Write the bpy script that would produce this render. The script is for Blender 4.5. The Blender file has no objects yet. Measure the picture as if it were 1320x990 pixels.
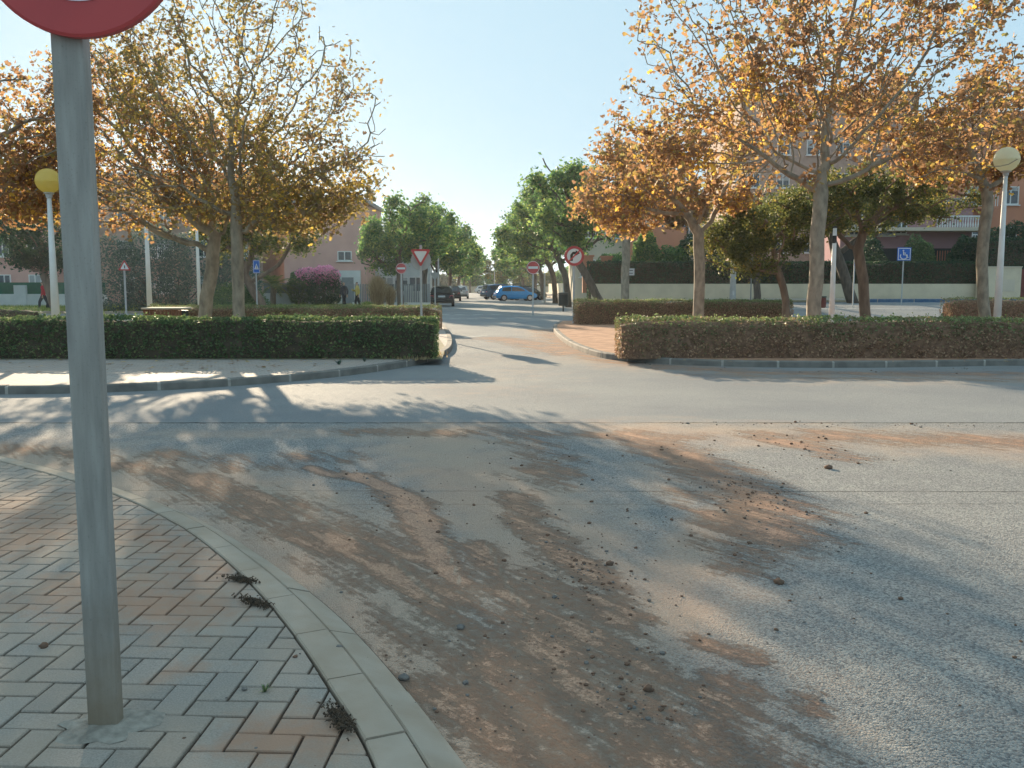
import bpy, bmesh, math, random
import numpy as np
from mathutils import Vector, Matrix, noise as mnoise

# ------------------------------------------------------------------ camera, sky, sun, exposure
scene = bpy.context.scene
C = scene.collection
R = math.radians
F = 1150.0; CX = 660.0; CY = 495.0; CAMH = 1.5
PITCH = math.atan(127.0 / F)
cp, sp = math.cos(PITCH), math.sin(PITCH)
cam_d = bpy.data.cameras.new('camera'); cam = bpy.data.objects.new('camera', cam_d); C.objects.link(cam)
cam.location = (0, 0, CAMH); cam.rotation_euler = (math.pi / 2 - PITCH, 0, 0)
cam_d.sensor_width = 36; cam_d.lens = 36 * F / 1320.0
cam_d.clip_start = 0.05; cam_d.clip_end = 3000
scene.camera = cam

SUN_AZ, SUN_EL = R(-19.8), R(14.4)          # left of straight ahead, low
world = bpy.data.worlds.new('World'); scene.world = world; world.use_nodes = True
wn = world.node_tree; bg = wn.nodes['Background']
sky = wn.nodes.new('ShaderNodeTexSky'); sky.sky_type = 'NISHITA'; sky.sun_disc = False
sky.sun_elevation = SUN_EL; sky.sun_rotation = SUN_AZ
sky.air_density = 1.0; sky.dust_density = 1.6; sky.ozone_density = 2.5
# thin bright veil over the whole sky: evens out the dome between the sun side and the far side
gm = wn.nodes.new('ShaderNodeGamma'); gm.inputs[1].default_value = 1.6
hv = wn.nodes.new('ShaderNodeHueSaturation'); hv.inputs['Saturation'].default_value = 1.15; hv.inputs['Value'].default_value = 0.0026
wn.links.new(sky.outputs[0], gm.inputs[0]); wn.links.new(gm.outputs[0], hv.inputs['Color']); wv = wn.nodes.new('ShaderNodeMix'); wv.data_type = 'RGBA'; wv.inputs[0].default_value = 0.70; wv.inputs[7].default_value = (1.98, 2.92, 3.55, 1)
wn.links.new(hv.outputs[0], wv.inputs[6]); wn.links.new(wv.outputs[2], bg.inputs[0]); bg.inputs[1].default_value = 0.12
S = Vector((math.sin(SUN_AZ) * math.cos(SUN_EL), math.cos(SUN_AZ) * math.cos(SUN_EL), math.sin(SUN_EL)))
sd = bpy.data.lights.new('sun', 'SUN'); sun = bpy.data.objects.new('sun', sd); C.objects.link(sun)
sd.energy = 3.8; sd.angle = R(0.5); sd.color = (1.0, 0.80, 0.56)
sun.rotation_euler = S.to_track_quat('Z', 'Y').to_euler(); sun.location = (0, 0, 30)
vs = scene.view_settings
vs.view_transform = 'Standard'; vs.look = 'None'; vs.gamma = 1.0; vs.use_curve_mapping = False
vs.exposure = 1.56

# ------------------------------------------------------------------ helpers
def gpt(u, v, z=0.0):
    t = -(v - CY) / F; dz = z - CAMH
    y = dz * (cp + t * sp) / (t * cp - sp)
    return Vector((xat(u, y, z), y, z))
def xat(u, y, z=0.0):
    return (u - CX) / F * (y * cp - (z - CAMH) * sp)
def zat(v, y):
    t = -(v - CY) / F
    return CAMH + y * (t * cp - sp) / (cp + t * sp)
def sstep(t):
    t = min(1.0, max(0.0, t)); return t * t * (3 - 2 * t)
def H(x, y):
    return 0.6 * sstep((y - 33) / 9.0) * sstep((x - 4) / 7.0)
def rng(seed): return np.random.default_rng(seed)

def sock(n, name, val):
    if name in n.inputs: n.inputs[name].default_value = val

def new_mat(name):
    m = bpy.data.materials.new(name); m.use_nodes = True
    return m, m.node_tree, m.node_tree.nodes['Principled BSDF']

def pm(name, c1, c2=None, rough=0.8, scale=4.0, bump=0.0, bscale=40.0, metal=0.0, detail=4.0, spec=0.3, dist=0.01, stretch=None, emit=0):
    """plain procedural surface: two tones mixed by noise plus fine bump"""
    m, nt, b = new_mat(name)
    if c2 is None: c2 = tuple(c * 0.8 for c in c1)
    tc = nt.nodes.new('ShaderNodeTexCoord')
    vec = tc.outputs['Object']
    if stretch:
        mp = nt.nodes.new('ShaderNodeMapping'); mp.inputs['Scale'].default_value = stretch
        nt.links.new(vec, mp.inputs[0]); vec = mp.outputs[0]
    n1 = nt.nodes.new('ShaderNodeTexNoise'); n1.inputs['Scale'].default_value = scale; n1.inputs['Detail'].default_value = detail
    nt.links.new(vec, n1.inputs['Vector'])
    rp = nt.nodes.new('ShaderNodeValToRGB'); rp.color_ramp.elements[0].position = 0.35; rp.color_ramp.elements[1].position = 0.65
    rp.color_ramp.elements[0].color = (*c1, 1); rp.color_ramp.elements[1].color = (*c2, 1)
    nt.links.new(n1.outputs['Fac'], rp.inputs[0]); nt.links.new(rp.outputs[0], b.inputs['Base Color'])
    sock(b, 'Roughness', rough); sock(b, 'Metallic', metal); sock(b, 'Specular IOR Level', spec)
    if bump:
        n2 = nt.nodes.new('ShaderNodeTexNoise'); n2.inputs['Scale'].default_value = bscale; n2.inputs['Detail'].default_value = 3
        nt.links.new(vec, n2.inputs['Vector'])
        bp = nt.nodes.new('ShaderNodeBump'); bp.inputs['Strength'].default_value = bump; bp.inputs['Distance'].default_value = dist
        nt.links.new(n2.outputs['Fac'], bp.inputs['Height']); nt.links.new(bp.outputs[0], b.inputs['Normal'])
    return m

def leaf_mat(name, stops, trans=0.45, nscale=0.9, nmix=0.35, rough=0.55):
    """leaf colours picked by a per-leaf value and drifting in clumps"""
    m, nt, b = new_mat(name)
    at = nt.nodes.new('ShaderNodeAttribute'); at.attribute_name = 'rnd'
    tc = nt.nodes.new('ShaderNodeTexCoord')
    n1 = nt.nodes.new('ShaderNodeTexNoise'); n1.inputs['Scale'].default_value = nscale; n1.inputs['Detail'].default_value = 2
    nt.links.new(tc.outputs['Object'], n1.inputs['Vector'])
    ma = nt.nodes.new('ShaderNodeMath'); ma.operation = 'SUBTRACT'; ma.inputs[1].default_value = 0.5
    nt.links.new(n1.outputs['Fac'], ma.inputs[0])
    mb = nt.nodes.new('ShaderNodeMath'); mb.operation = 'MULTIPLY_ADD'; mb.inputs[1].default_value = nmix * 3
    nt.links.new(ma.outputs[0], mb.inputs[0]); nt.links.new(at.outputs['Fac'], mb.inputs[2])
    rp = nt.nodes.new('ShaderNodeValToRGB')
    el = rp.color_ramp.elements
    el[0].position = stops[0][0]; el[0].color = (*stops[0][1], 1)
    el[1].position = stops[-1][0]; el[1].color = (*stops[-1][1], 1)
    for p, c in stops[1:-1]:
        e = el.new(p); e.color = (*c, 1)
    nt.links.new(mb.outputs[0], rp.inputs[0]); nt.links.new(rp.outputs[0], b.inputs['Base Color'])
    sock(b, 'Roughness', rough); sock(b, 'Specular IOR Level', 0.35)
    tr = nt.nodes.new('ShaderNodeBsdfTranslucent'); mx = nt.nodes.new('ShaderNodeMixShader'); mx.inputs[0].default_value = trans
    hs = nt.nodes.new('ShaderNodeHueSaturation'); hs.inputs['Saturation'].default_value = 1.0; hs.inputs['Value'].default_value = 1.5
    nt.links.new(rp.outputs[0], hs.inputs['Color']); nt.links.new(hs.outputs[0], tr.inputs[0])
    nt.links.new(b.outputs[0], mx.inputs[1]); nt.links.new(tr.outputs[0], mx.inputs[2])
    nt.links.new(mx.outputs[0], nt.nodes['Material Output'].inputs['Surface'])
    return m

class MB:
    def __init__(s): s.v = []; s.f = []; s.mi = []; s.cur = 0
    def add(s, vs, fs, mi=None):
        o = len(s.v); s.v.extend([tuple(p) for p in vs]); s.f.extend([tuple(i + o for i in f) for f in fs])
        s.mi.extend([s.cur if mi is None else mi] * len(fs)); return s
    def box(s, c, size, rz=0.0, bev=0.0, mi=None, rx=0.0):
        x, y, z = size[0] / 2, size[1] / 2, size[2] / 2
        M = Matrix.Translation(c) @ Matrix.Rotation(rz, 4, 'Z') @ Matrix.Rotation(rx, 4, 'X')
        if bev <= 0:
            P = [(-x, -y, -z), (x, -y, -z), (x, y, -z), (-x, y, -z), (-x, -y, z), (x, -y, z), (x, y, z), (-x, y, z)]
            return s.add([M @ Vector(p) for p in P], [(0, 3, 2, 1), (4, 5, 6, 7), (0, 1, 5, 4), (1, 2, 6, 5), (2, 3, 7, 6), (3, 0, 4, 7)], mi)
        bm = bmesh.new(); bmesh.ops.create_cube(bm, size=1)
        for q in bm.verts: q.co = Vector((q.co.x * 2 * x, q.co.y * 2 * y, q.co.z * 2 * z))
        bmesh.ops.bevel(bm, geom=bm.edges[:], offset=bev, segments=2, affect='EDGES', profile=0.6)
        bm.verts.index_update()
        s.add([M @ q.co for q in bm.verts], [[q.index for q in f.verts] for f in bm.faces], mi); bm.free(); return s
    def tube(s, pts, rad, n=8, caps=True, mi=None):
        pts = [Vector(p) for p in pts]
        if not hasattr(rad, '__len__'): rad = [rad] * len(pts)
        vs = []; up = None
        for i, p in enumerate(pts):
            d = (pts[min(i + 1, len(pts) - 1)] - pts[max(i - 1, 0)])
            d = d.normalized() if d.length > 1e-9 else Vector((0, 0, 1))
            if up is None:
                up = d.orthogonal().normalized()
            else:
                up = (up - d * up.dot(d)); up = up.normalized() if up.length > 1e-6 else d.orthogonal().normalized()
            w = d.cross(up)
            for k in range(n):
                a = 2 * math.pi * k / n
                vs.append(p + (up * math.cos(a) + w * math.sin(a)) * rad[i])
        fs = []
        for i in range(len(pts) - 1):
            for k in range(n):
                k2 = (k + 1) % n
                fs.append((i * n + k, i * n + k2, (i + 1) * n + k2, (i + 1) * n + k))
        if caps:
            fs.append(tuple(range(n))[::-1]); fs.append(tuple((len(pts) - 1) * n + k for k in range(n)))
        return s.add(vs, fs, mi)
    def lathe(s, c, prof, n=20, mi=None, sx=1, sy=1):
        vs = []; c = Vector(c)
        for r, z in prof:
            for k in range(n):
                a = 2 * math.pi * k / n; vs.append(c + Vector((r * math.cos(a) * sx, r * math.sin(a) * sy, z)))
        fs = []
        for i in range(len(prof) - 1):
            for k in range(n):
                k2 = (k + 1) % n; fs.append((i * n + k, i * n + k2, (i + 1) * n + k2, (i + 1) * n + k))
        fs.append(tuple(range(n))[::-1]); fs.append(tuple((len(prof) - 1) * n + k for k in range(n)))
        return s.add(vs, fs, mi)
    def prism_y(s, poly, y0, y1, mi=None):
        """poly in x,z extruded along y (y0 is the face towards the camera)"""
        n = len(poly)
        vs = [(p[0], y0, p[1]) for p in poly] + [(p[0], y1, p[1]) for p in poly]
        fs = [tuple(range(n)), tuple(range(2 * n - 1, n - 1, -1))]
        for i in range(n):
            j = (i + 1) % n; fs.append((i, i + n, j + n, j))
        return s.add(vs, fs, mi)
    def prism_z(s, poly, z0, z1, mi=None):
        n = len(poly)
        vs = [(p[0], p[1], z0) for p in poly] + [(p[0], p[1], z1) for p in poly]
        fs = [tuple(range(n))[::-1], tuple(range(n, 2 * n))]
        for i in range(n):
            j = (i + 1) % n; fs.append((i, j, j + n, i + n))
        return s.add(vs, fs, mi)
    def build(s, name, mats, parent=None, smooth=False, attr=None):
        me = bpy.data.meshes.new(name); me.from_pydata(s.v, [], s.f)
        if not isinstance(mats, (list, tuple)): mats = [mats]
        for m in mats: me.materials.append(m)
        if len(mats) > 1: me.polygons.foreach_set('material_index', s.mi)
        if smooth: me.polygons.foreach_set('use_smooth', [True] * len(s.f))
        if attr is not None:
            a = me.attributes.new('rnd', 'FLOAT', 'FACE'); a.data.foreach_set('value', attr)
        me.update()
        bm = bmesh.new(); bm.from_mesh(me); bmesh.ops.recalc_face_normals(bm, faces=bm.faces); bm.to_mesh(me); bm.free()
        o = bpy.data.objects.new(name, me); C.objects.link(o)
        if parent: o.parent = parent
        return o

def tag(o, label, cat, group=None):
    o['label'] = label; o['category'] = cat
    if group: o['group'] = group
    return o
def thing(name, label, cat, loc=(0, 0, 0), rz=0.0, group=None):
    o = bpy.data.objects.new(name, None); C.objects.link(o); o.empty_display_size = 0.2
    o.location = loc; o.rotation_euler = (0, 0, rz)
    return tag(o, label, cat, group)
def struct(o, kind='structure'):
    o['kind'] = kind; return o
def copy_tree(root, loc, rz=0.0, sc=(1, 1, 1), label=None):
    r = root.copy(); C.objects.link(r); r.location = loc; r.rotation_euler = (0, 0, rz); r.scale = sc
    if label: r['label'] = label
    for ch in root.children:
        c = ch.copy(); C.objects.link(c); c.parent = r
        for g in ch.children:
            d = g.copy(); C.objects.link(d); d.parent = c
    return r

def np_mesh(name, verts, tris_flat, nper, mat, parent, rnd=None, smooth=False):
    """fast mesh from numpy: all faces have nper corners"""
    me = bpy.data.meshes.new(name)
    nf = len(tris_flat) // nper
    me.vertices.add(len(verts)); me.vertices.foreach_set('co', verts.astype(np.float32).ravel())
    me.loops.add(len(tris_flat)); me.loops.foreach_set('vertex_index', tris_flat.astype(np.int32))
    me.polygons.add(nf); me.polygons.foreach_set('loop_start', np.arange(0, nf * nper, nper, dtype=np.int32))
    try: me.polygons.foreach_set('loop_total', np.full(nf, nper, dtype=np.int32))
    except Exception: pass
    me.materials.append(mat)
    if smooth: me.polygons.foreach_set('use_smooth', np.ones(nf, dtype=bool))
    if rnd is not None:
        a = me.attributes.new('rnd', 'FLOAT', 'FACE'); a.data.foreach_set('value', rnd.astype(np.float32))
    me.update(calc_edges=True); me.validate()
    o = bpy.data.objects.new(name, me); C.objects.link(o)
    if parent: o.parent = parent
    return o

LOBED = (np.array([(0, 0, 0), (-.42, .35, .05), (-.2, .5, 0.0), (-.3, .85, .06), (0, 1.05, -.04), (.3, .85, .06), (.2, .5, 0), (.42, .35, .05)]),
         np.array([(0, 2, 1), (0, 4, 2), (2, 4, 3), (0, 6, 4), (4, 6, 5), (0, 7, 6)]))
SIMPLE = (np.array([(0, 0, 0), (-.3, .5, .06), (0, 1, 0), (.3, .5, .06)]), np.array([(0, 2, 1), (0, 3, 2)]))
def leaves(name, pts, size, mat, parent, seed=0, shape=SIMPLE, rnd=None, droop=0.3, up=0.0):
    g = rng(seed); n = len(pts); V, T = shape
    a = g.normal(size=(n, 3)); a[:, 2] = a[:, 2] * 0.7 - droop * 1.0 + up; a /= np.linalg.norm(a, axis=1, keepdims=True) + 1e-9
    b = g.normal(size=(n, 3)); b -= (b * a).sum(1, keepdims=True) * a; b /= np.linalg.norm(b, axis=1, keepdims=True) + 1e-9
    c = np.cross(a, b)
    sz = (size * g.uniform(0.5, 1.4, n))[:, None, None]
    W = (V[None, :, 0:1] * b[:, None, :] + (V[None, :, 1:2] - 0.4) * a[:, None, :] + V[None, :, 2:3] * 2 * c[:, None, :]) * sz + pts[:, None, :]
    idx = (T[None] + (np.arange(n) * len(V))[:, None, None]).reshape(-1)
    if rnd is None: rnd = g.random(n)
    return np_mesh(name, W.reshape(-1, 3), idx, 3, mat, parent, np.repeat(rnd, len(T)))

# ------------------------------------------------------------------ tree growing
def colonize(trunk, attr, D=0.28, dk=0.45, start=-3, iters=140, seed=0):
    g = rng(seed)
    nodes = [np.array(p, float) for p in trunk]; par = [i - 1 for i in range(len(trunk))]
    A = attr.copy(); s0 = len(nodes) + start
    N = np.array(nodes[s0:]); d = np.linalg.norm(A[:, None] - N[None], axis=2)
    bi = d.argmin(1) + s0; bd = d.min(1)
    for it in range(iters):
        if len(A) == 0: break
        new = []; newp = []
        for k in np.unique(bi):
            s_ = bi == k
            w = A[s_] - nodes[k]; w /= np.linalg.norm(w, axis=1, keepdims=True) + 1e-9
            m = w.mean(0) + g.normal(size=3) * 0.14; m /= np.linalg.norm(m) + 1e-9
            q = nodes[k] + m * D
            new.append(q); newp.append(int(k))
        base = len(nodes); nodes += new; par += newp
        Nn = np.array(new); d = np.linalg.norm(A[:, None] - Nn[None], axis=2)
        mi = d.argmin(1); md = d[np.arange(len(A)), mi]
        better = md < bd - 1e-6
        stuck = ~better & (g.random(len(A)) < 0.25)
        bd = np.where(better, md, bd); bi = np.where(better, mi + base, bi)
        keep = (bd > dk) & ~stuck
        A = A[keep]; bd = bd[keep]; bi = bi[keep]
    return np.array(nodes), par

def tree_meshes(root, trunk, blobs, natt, rtrunk, bark, leafm, leaf_n, leaf_size, seed, D=0.28, spread=0.16, shape=SIMPLE, tip=0.0065,
                hole=0.35, droop=0.3, thr=5, rndf=None, up=0.0, start=-3, hs=0.9, dk=0.45, smin=4, lexp=.6, wexp=1.6, low=0):
    g = rng(seed)
    tot = sum(b[1][0] * b[1][1] * b[1][2] for b in blobs); att = []
    for c, r in blobs:
        n = int(natt * r[0] * r[1] * r[2] / tot) + 3
        p = g.normal(size=(n, 3)); p /= np.linalg.norm(p, axis=1, keepdims=True)
        p *= (g.random(n) ** (1 / 2.4))[:, None]
        att.append(p * np.array(r) + np.array(c))
    att = np.vstack(att)
    nodes, par = colonize(trunk, att, D=D, seed=seed, start=start, dk=dk)
    n = len(nodes); cnt = np.zeros(n); ch = [[] for _ in range(n)]
    for i in range(1, n): ch[par[i]].append(i)
    order = list(range(n))
    for i in reversed(order):
        if not ch[i]: cnt[i] = 1
        if par[i] >= 0: cnt[par[i]] += cnt[i]
    rad = tip + (rtrunk - tip) * (cnt / cnt[0]) ** lexp
    # gentle flare at the foot
    tl = len(trunk)
    for i in range(min(tl, 2)): rad[i] *= 1.12 - 0.08 * i
    mb = MB(); done = set(); stack = [(0, None)]
    while stack:
        i, pr = stack.pop(); chain = [] if pr is None else [pr]; cur = i; chain.append(cur)
        while ch[cur]:
            m = max(ch[cur], key=lambda k: cnt[k])
            for k in ch[cur]:
                if k != m: stack.append((k, cur))
            chain.append(m); cur = m
        rr = [rad[k] for k in chain]
        if pr is not None: rr[0] = rr[1]
        if len(chain) < 2: continue
        r0 = rr[min(1, len(rr) - 1)]
        mb.tube([nodes[k] for k in chain], rr, n=12 if r0 > 0.09 else (6 if r0 > 0.03 else smin), caps=True)
    mb.build('trunk', bark, root, smooth=True)
    # leaves on thin twigs, in uneven clumps
    tw = np.where(cnt <= thr)[0]; tw = tw[tw >= tl]
    if len(tw) == 0: tw = np.arange(tl, n)
    off = Vector((seed * 3.1, seed * 1.7, 0))
    w = np.array([max(0.02, 0.5 + mnoise.noise(Vector(nodes[k]) * hs + off) * 1.2 - hole * 0.6) for k in tw]) ** wexp
    if low: zz_ = nodes[tw][:, 2]; zn = (zz_ - zz_.min()) / (np.ptp(zz_) + 1e-6); w = w * (1 + low * np.clip(1 - zn * 2.2, 0, 1))
    w /= w.sum(); pick = g.choice(tw, size=leaf_n, p=w)
    pts = nodes[pick] + g.normal(size=(leaf_n, 3)) * spread
    rv = g.random(leaf_n)
    if rndf is not None: rv = rndf(pts, rv)
    leaves('crown', pts, leaf_size, leafm, root, seed + 5, shape, rv, droop, up)

def trunk_line(h, lean=(0, 0), n=7, wob=0.03, seed=0, curve=0.0):
    g = random.Random(seed); out = []
    for i in range(n):
        t = i / (n - 1)
        out.append((lean[0] * t + curve * math.sin(t * math.pi) + g.uniform(-wob, wob) * (t > 0), lean[1] * t + g.uniform(-wob, wob) * (t > 0), h * t - (0.1 if i == 0 else 0)))
    return out

# ------------------------------------------------------------------ materials
def road_material():
    m, nt, b = new_mat('asphalt'); L = nt.links.new; N = nt.nodes.new
    tc = N('ShaderNodeTexCoord'); P = tc.outputs['Object']
    def noise(scale, det=4, vec=P, rough=0.55):
        n = N('ShaderNodeTexNoise'); n.inputs['Scale'].default_value = scale; n.inputs['Detail'].default_value = det; n.inputs['Roughness'].default_value = rough
        L(vec, n.inputs['Vector']); return n.outputs['Fac']
    def math_(op, a, bb, c=None):
        n = N('ShaderNodeMath'); n.operation = op
        for i, q in enumerate((a, bb, c)):
            if q is None: continue
            if isinstance(q, (int, float)): n.inputs[i].default_value = q
            else: L(q, n.inputs[i])
        return n.outputs[0]
    def maprange(a, lo, hi, o0=0.0, o1=1.0):
        n = N('ShaderNodeMapRange'); n.interpolation_type = 'SMOOTHSTEP'
        n.inputs['From Min'].default_value = lo; n.inputs['From Max'].default_value = hi; n.inputs['To Min'].default_value = o0; n.inputs['To Max'].default_value = o1
        L(a, n.inputs['Value']); return n.outputs[0]
    def mix(f, a, bb, mode='MIX'):
        n = N('ShaderNodeMix'); n.data_type = 'RGBA'; n.blend_type = mode
        if isinstance(f, (int, float)): n.inputs[0].default_value = f
        else: L(f, n.inputs[0])
        for i, q in ((6, a), (7, bb)):
            if isinstance(q, tuple): n.inputs[i].default_value = (*q, 1)
            else: L(q, n.inputs[i])
        return n.outputs[2]
    sep = N('ShaderNodeSeparateXYZ'); L(P, sep.inputs[0]); X, Y = sep.outputs[0], sep.outputs[1]
    mud = N('ShaderNodeAttribute'); mud.attribute_name = 'mud'
    dust = N('ShaderNodeAttribute'); dust.attribute_name = 'dust'
    # stones in the surface
    vo = N('ShaderNodeTexVoronoi'); vo.inputs['Scale'].default_value = 115; L(P, vo.inputs['Vector'])
    stone = N('ShaderNodeSeparateColor'); L(vo.outputs['Color'], stone.inputs[0])
    n_f = noise(60, 5, rough=0.7); n_m = noise(2.2, 5); n_l = noise(0.45, 4); n_xl = noise(9, 4)
    old = mix(maprange(n_m, .3, .7), (0.345, 0.338, 0.318), (0.43, 0.42, 0.385))
    old = mix(maprange(stone.outputs[0], 0.0, 1.0, 0, .9), old, (0.13, 0.132, 0.135))
    old = mix(maprange(stone.outputs[1], .75, 1.0, 0, .5), old, (0.52, 0.505, 0.46))
    new = mix(maprange(n_l, .3, .7), (0.26, 0.27, 0.272), (0.335, 0.338, 0.325))
    new = mix(maprange(stone.outputs[0], 0.2, 1.0, 0, .4), new, (0.14, 0.148, 0.155))
    edge = math_('ADD', Y, math_('MULTIPLY', math_('SUBTRACT', n_xl, .5), .10))
    zone = maprange(edge, 9.66, 9.72)
    far = maprange(Y, 30, 60)
    base = mix(zone, old, new)
    # wandering tar-filled joints and a crack
    def line(y0, slope, w, amp):
        q = math_('SUBTRACT', math_('ADD', Y, math_('MULTIPLY', math_('SUBTRACT', n_xl, .5), amp)), math_('MULTIPLY_ADD', X, slope, y0))
        return maprange(math_('ABSOLUTE', q, 0), w * .4, w, 1.0, 0.0)
    jl = math_('MAXIMUM', math_('MAXIMUM', line(9.69, 0.0, .035, .10), line(6.42, -0.005, .010, .03)), math_('MULTIPLY', line(6.02, 0.004, .008, .03), .6))
    jl = math_('MULTIPLY', jl, maprange(n_m, .3, .55, .35, .95))
    base = mix(jl, base, (0.045, 0.042, 0.04))
    # pale dust film and red mud
    dm = math_('ADD', dust.outputs['Fac'], math_('MULTIPLY', math_('SUBTRACT', n_m, .5), .9))
    dcol = mix(maprange(n_l, .35, .65), (0.54, 0.36, 0.255), (0.50, 0.38, 0.285))
    dm = math_('ADD', dm, math_('MULTIPLY', math_('SUBTRACT', n_f, .5), .6))
    base = mix(math_('MULTIPLY', maprange(dm, .10, .9), .85), base, dcol)
    # streaks dragged along the wheel direction
    mr_ = N('ShaderNodeMapping'); mr_.inputs['Rotation'].default_value = (0, 0, R(143)); L(P, mr_.inputs[0])
    mp = N('ShaderNodeMapping'); mp.inputs['Scale'].default_value = (7, 1.0, 1)
    L(mr_.outputs[0], mp.inputs[0]); streak = noise(1.0, 5, mp.outputs[0], .6)
    mm = math_('ADD', mud.outputs['Fac'], math_('MULTIPLY', math_('SUBTRACT', streak, .5), 1.7))
    mm = math_('ADD', mm, math_('MULTIPLY', math_('SUBTRACT', noise(18, 7, rough=.8), .5), 1.9))
    mm = math_('ADD', mm, math_('MULTIPLY', math_('SUBTRACT', n_m, .5), 1.0))
    mp2 = N('ShaderNodeMapping'); mp2.inputs['Scale'].default_value = (34, 1.3, 1); L(mr_.outputs[0], mp2.inputs[0])
    mm = math_('ADD', mm, math_('MULTIPLY', math_('SUBTRACT', noise(1.0, 4, mp2.outputs[0], .6), .5), 1.0))
    mf = math_('MULTIPLY', maprange(mm, .26, .88), maprange(mud.outputs['Fac'], .03, .28))
    mf = math_('MULTIPLY', mf, maprange(n_f, .2, .5, .55, 1.0))
    mcol = mix(maprange(n_xl, .35, .7), (0.58, 0.325, 0.205), (0.44, 0.24, 0.155))
    mcol = mix(maprange(n_f, .45, .7, 0, .5), mcol, (0.56, 0.36, 0.24))
    base = mix(math_('MULTIPLY', mf, .74), base, mcol)
    trk = N('ShaderNodeAttribute'); trk.attribute_name = 'track'
    base = mix(math_('MULTIPLY', maprange(math_('ADD', trk.outputs['Fac'], math_('MULTIPLY', math_('SUBTRACT', n_xl, .5), .5)), .42, .9), .6), base, (0.48, 0.38, 0.29))
    # damp dark blotches
    dmp = maprange(noise(1.3, 5), .62, .76, 0, .15)
    base = mix(dmp, base, (0.09, 0.085, 0.085))
    L(base, b.inputs['Base Color'])
    rg = maprange(mf, 0, 1, .82, .98); L(rg, b.inputs['Roughness']); sock(b, 'Specular IOR Level', 0.2)
    hsum = math_('ADD', math_('MULTIPLY', vo.outputs['Distance'], -1.1), math_('MULTIPLY', n_f, 1.4))
    hsum = math_('MULTIPLY', hsum, maprange(mf, 0, 1, 1, .6))
    hsum = math_('ADD', hsum, math_('MULTIPLY', mf, 1.6))
    hsum = math_('ADD', hsum, math_('MULTIPLY', math_('MULTIPLY', noise(28, 4), mf), 1.7))
    hsum = math_('SUBTRACT', hsum, math_('MULTIPLY', jl, 2.0))
    bp = N('ShaderNodeBump'); bp.inputs['Strength'].default_value = 1.0; bp.inputs['Distance'].default_value = 0.009
    L(hsum, bp.inputs['Height']); L(bp.outputs[0], b.inputs['Normal'])
    return m

def paver_material():
    m, nt, b = new_mat('concrete_pavers'); L = nt.links.new; N = nt.nodes.new
    tc = N('ShaderNodeTexCoord'); P = tc.outputs['Object']
    at = N('ShaderNodeAttribute'); at.attribute_name = 'rnd'; mud = N('ShaderNodeAttribute'); mud.attribute_name = 'mud'
    n1 = N('ShaderNodeTexNoise'); n1.inputs['Scale'].default_value = 3; n1.inputs['Detail'].default_value = 5; L(P, n1.inputs['Vector'])
    n2 = N('ShaderNodeTexNoise'); n2.inputs['Scale'].default_value = 160; n2.inputs['Detail'].default_value = 3; L(P, n2.inputs['Vector'])
    n3 = N('ShaderNodeTexNoise'); n3.inputs['Scale'].default_value = 11; n3.inputs['Detail'].default_value = 6; n3.inputs['Roughness'].default_value = .7; L(P, n3.inputs['Vector'])
    r = N('ShaderNodeValToRGB'); r.color_ramp.elements[0].color = (0.255, 0.228, 0.195, 1); r.color_ramp.elements[1].color = (0.305, 0.273, 0.235, 1); L(at.outputs['Fac'], r.inputs[0])
    mx = N('ShaderNodeMix'); mx.data_type = 'RGBA'; mx.blend_type = 'OVERLAY'; mx.inputs[0].default_value = .55; L(r.outputs[0], mx.inputs[6]); L(n2.outputs['Fac'], mx.inputs[7])
    mx2 = N('ShaderNodeMix'); mx2.data_type = 'RGBA'; L(mx.outputs[2], mx2.inputs[6]); mx2.inputs[7].default_value = (0.39, 0.30, 0.22, 1)
    mr = N('ShaderNodeMapRange'); mr.inputs['From Min'].default_value = .36; mr.inputs['From Max'].default_value = .62; mr.inputs['To Max'].default_value = .5; L(n1.outputs['Fac'], mr.inputs[0]); L(mr.outputs[0], mx2.inputs[0])
    ad = N('ShaderNodeMath'); ad.operation = 'MULTIPLY_ADD'; ad.inputs[1].default_value = 1.3; L(n3.outputs['Fac'], ad.inputs[0]); L(mud.outputs['Fac'], ad.inputs[2])
    m3 = N('ShaderNodeMapRange'); m3.inputs['From Min'].default_value = .85; m3.inputs['From Max'].default_value = 1.45; m3.inputs['To Max'].default_value = .85; L(ad.outputs[0], m3.inputs[0])
    mx3 = N('ShaderNodeMix'); mx3.data_type = 'RGBA'; L(m3.outputs[0], mx3.inputs[0]); L(mx2.outputs[2], mx3.inputs[6]); mx3.inputs[7].default_value = (0.36, 0.21, 0.135, 1)
    L(mx3.outputs[2], b.inputs['Base Color']); sock(b, 'Roughness', .85); sock(b, 'Specular IOR Level', .25)
    sm = N('ShaderNodeMath'); sm.operation = 'ADD'; L(n2.outputs['Fac'], sm.inputs[0]); L(n3.outputs['Fac'], sm.inputs[1])
    bp = N('ShaderNodeBump'); bp.inputs['Strength'].default_value = .5; bp.inputs['Distance'].default_value = .004; L(sm.outputs[0], bp.inputs['Height']); L(bp.outputs[0], b.inputs['Normal'])
    return m

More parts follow.
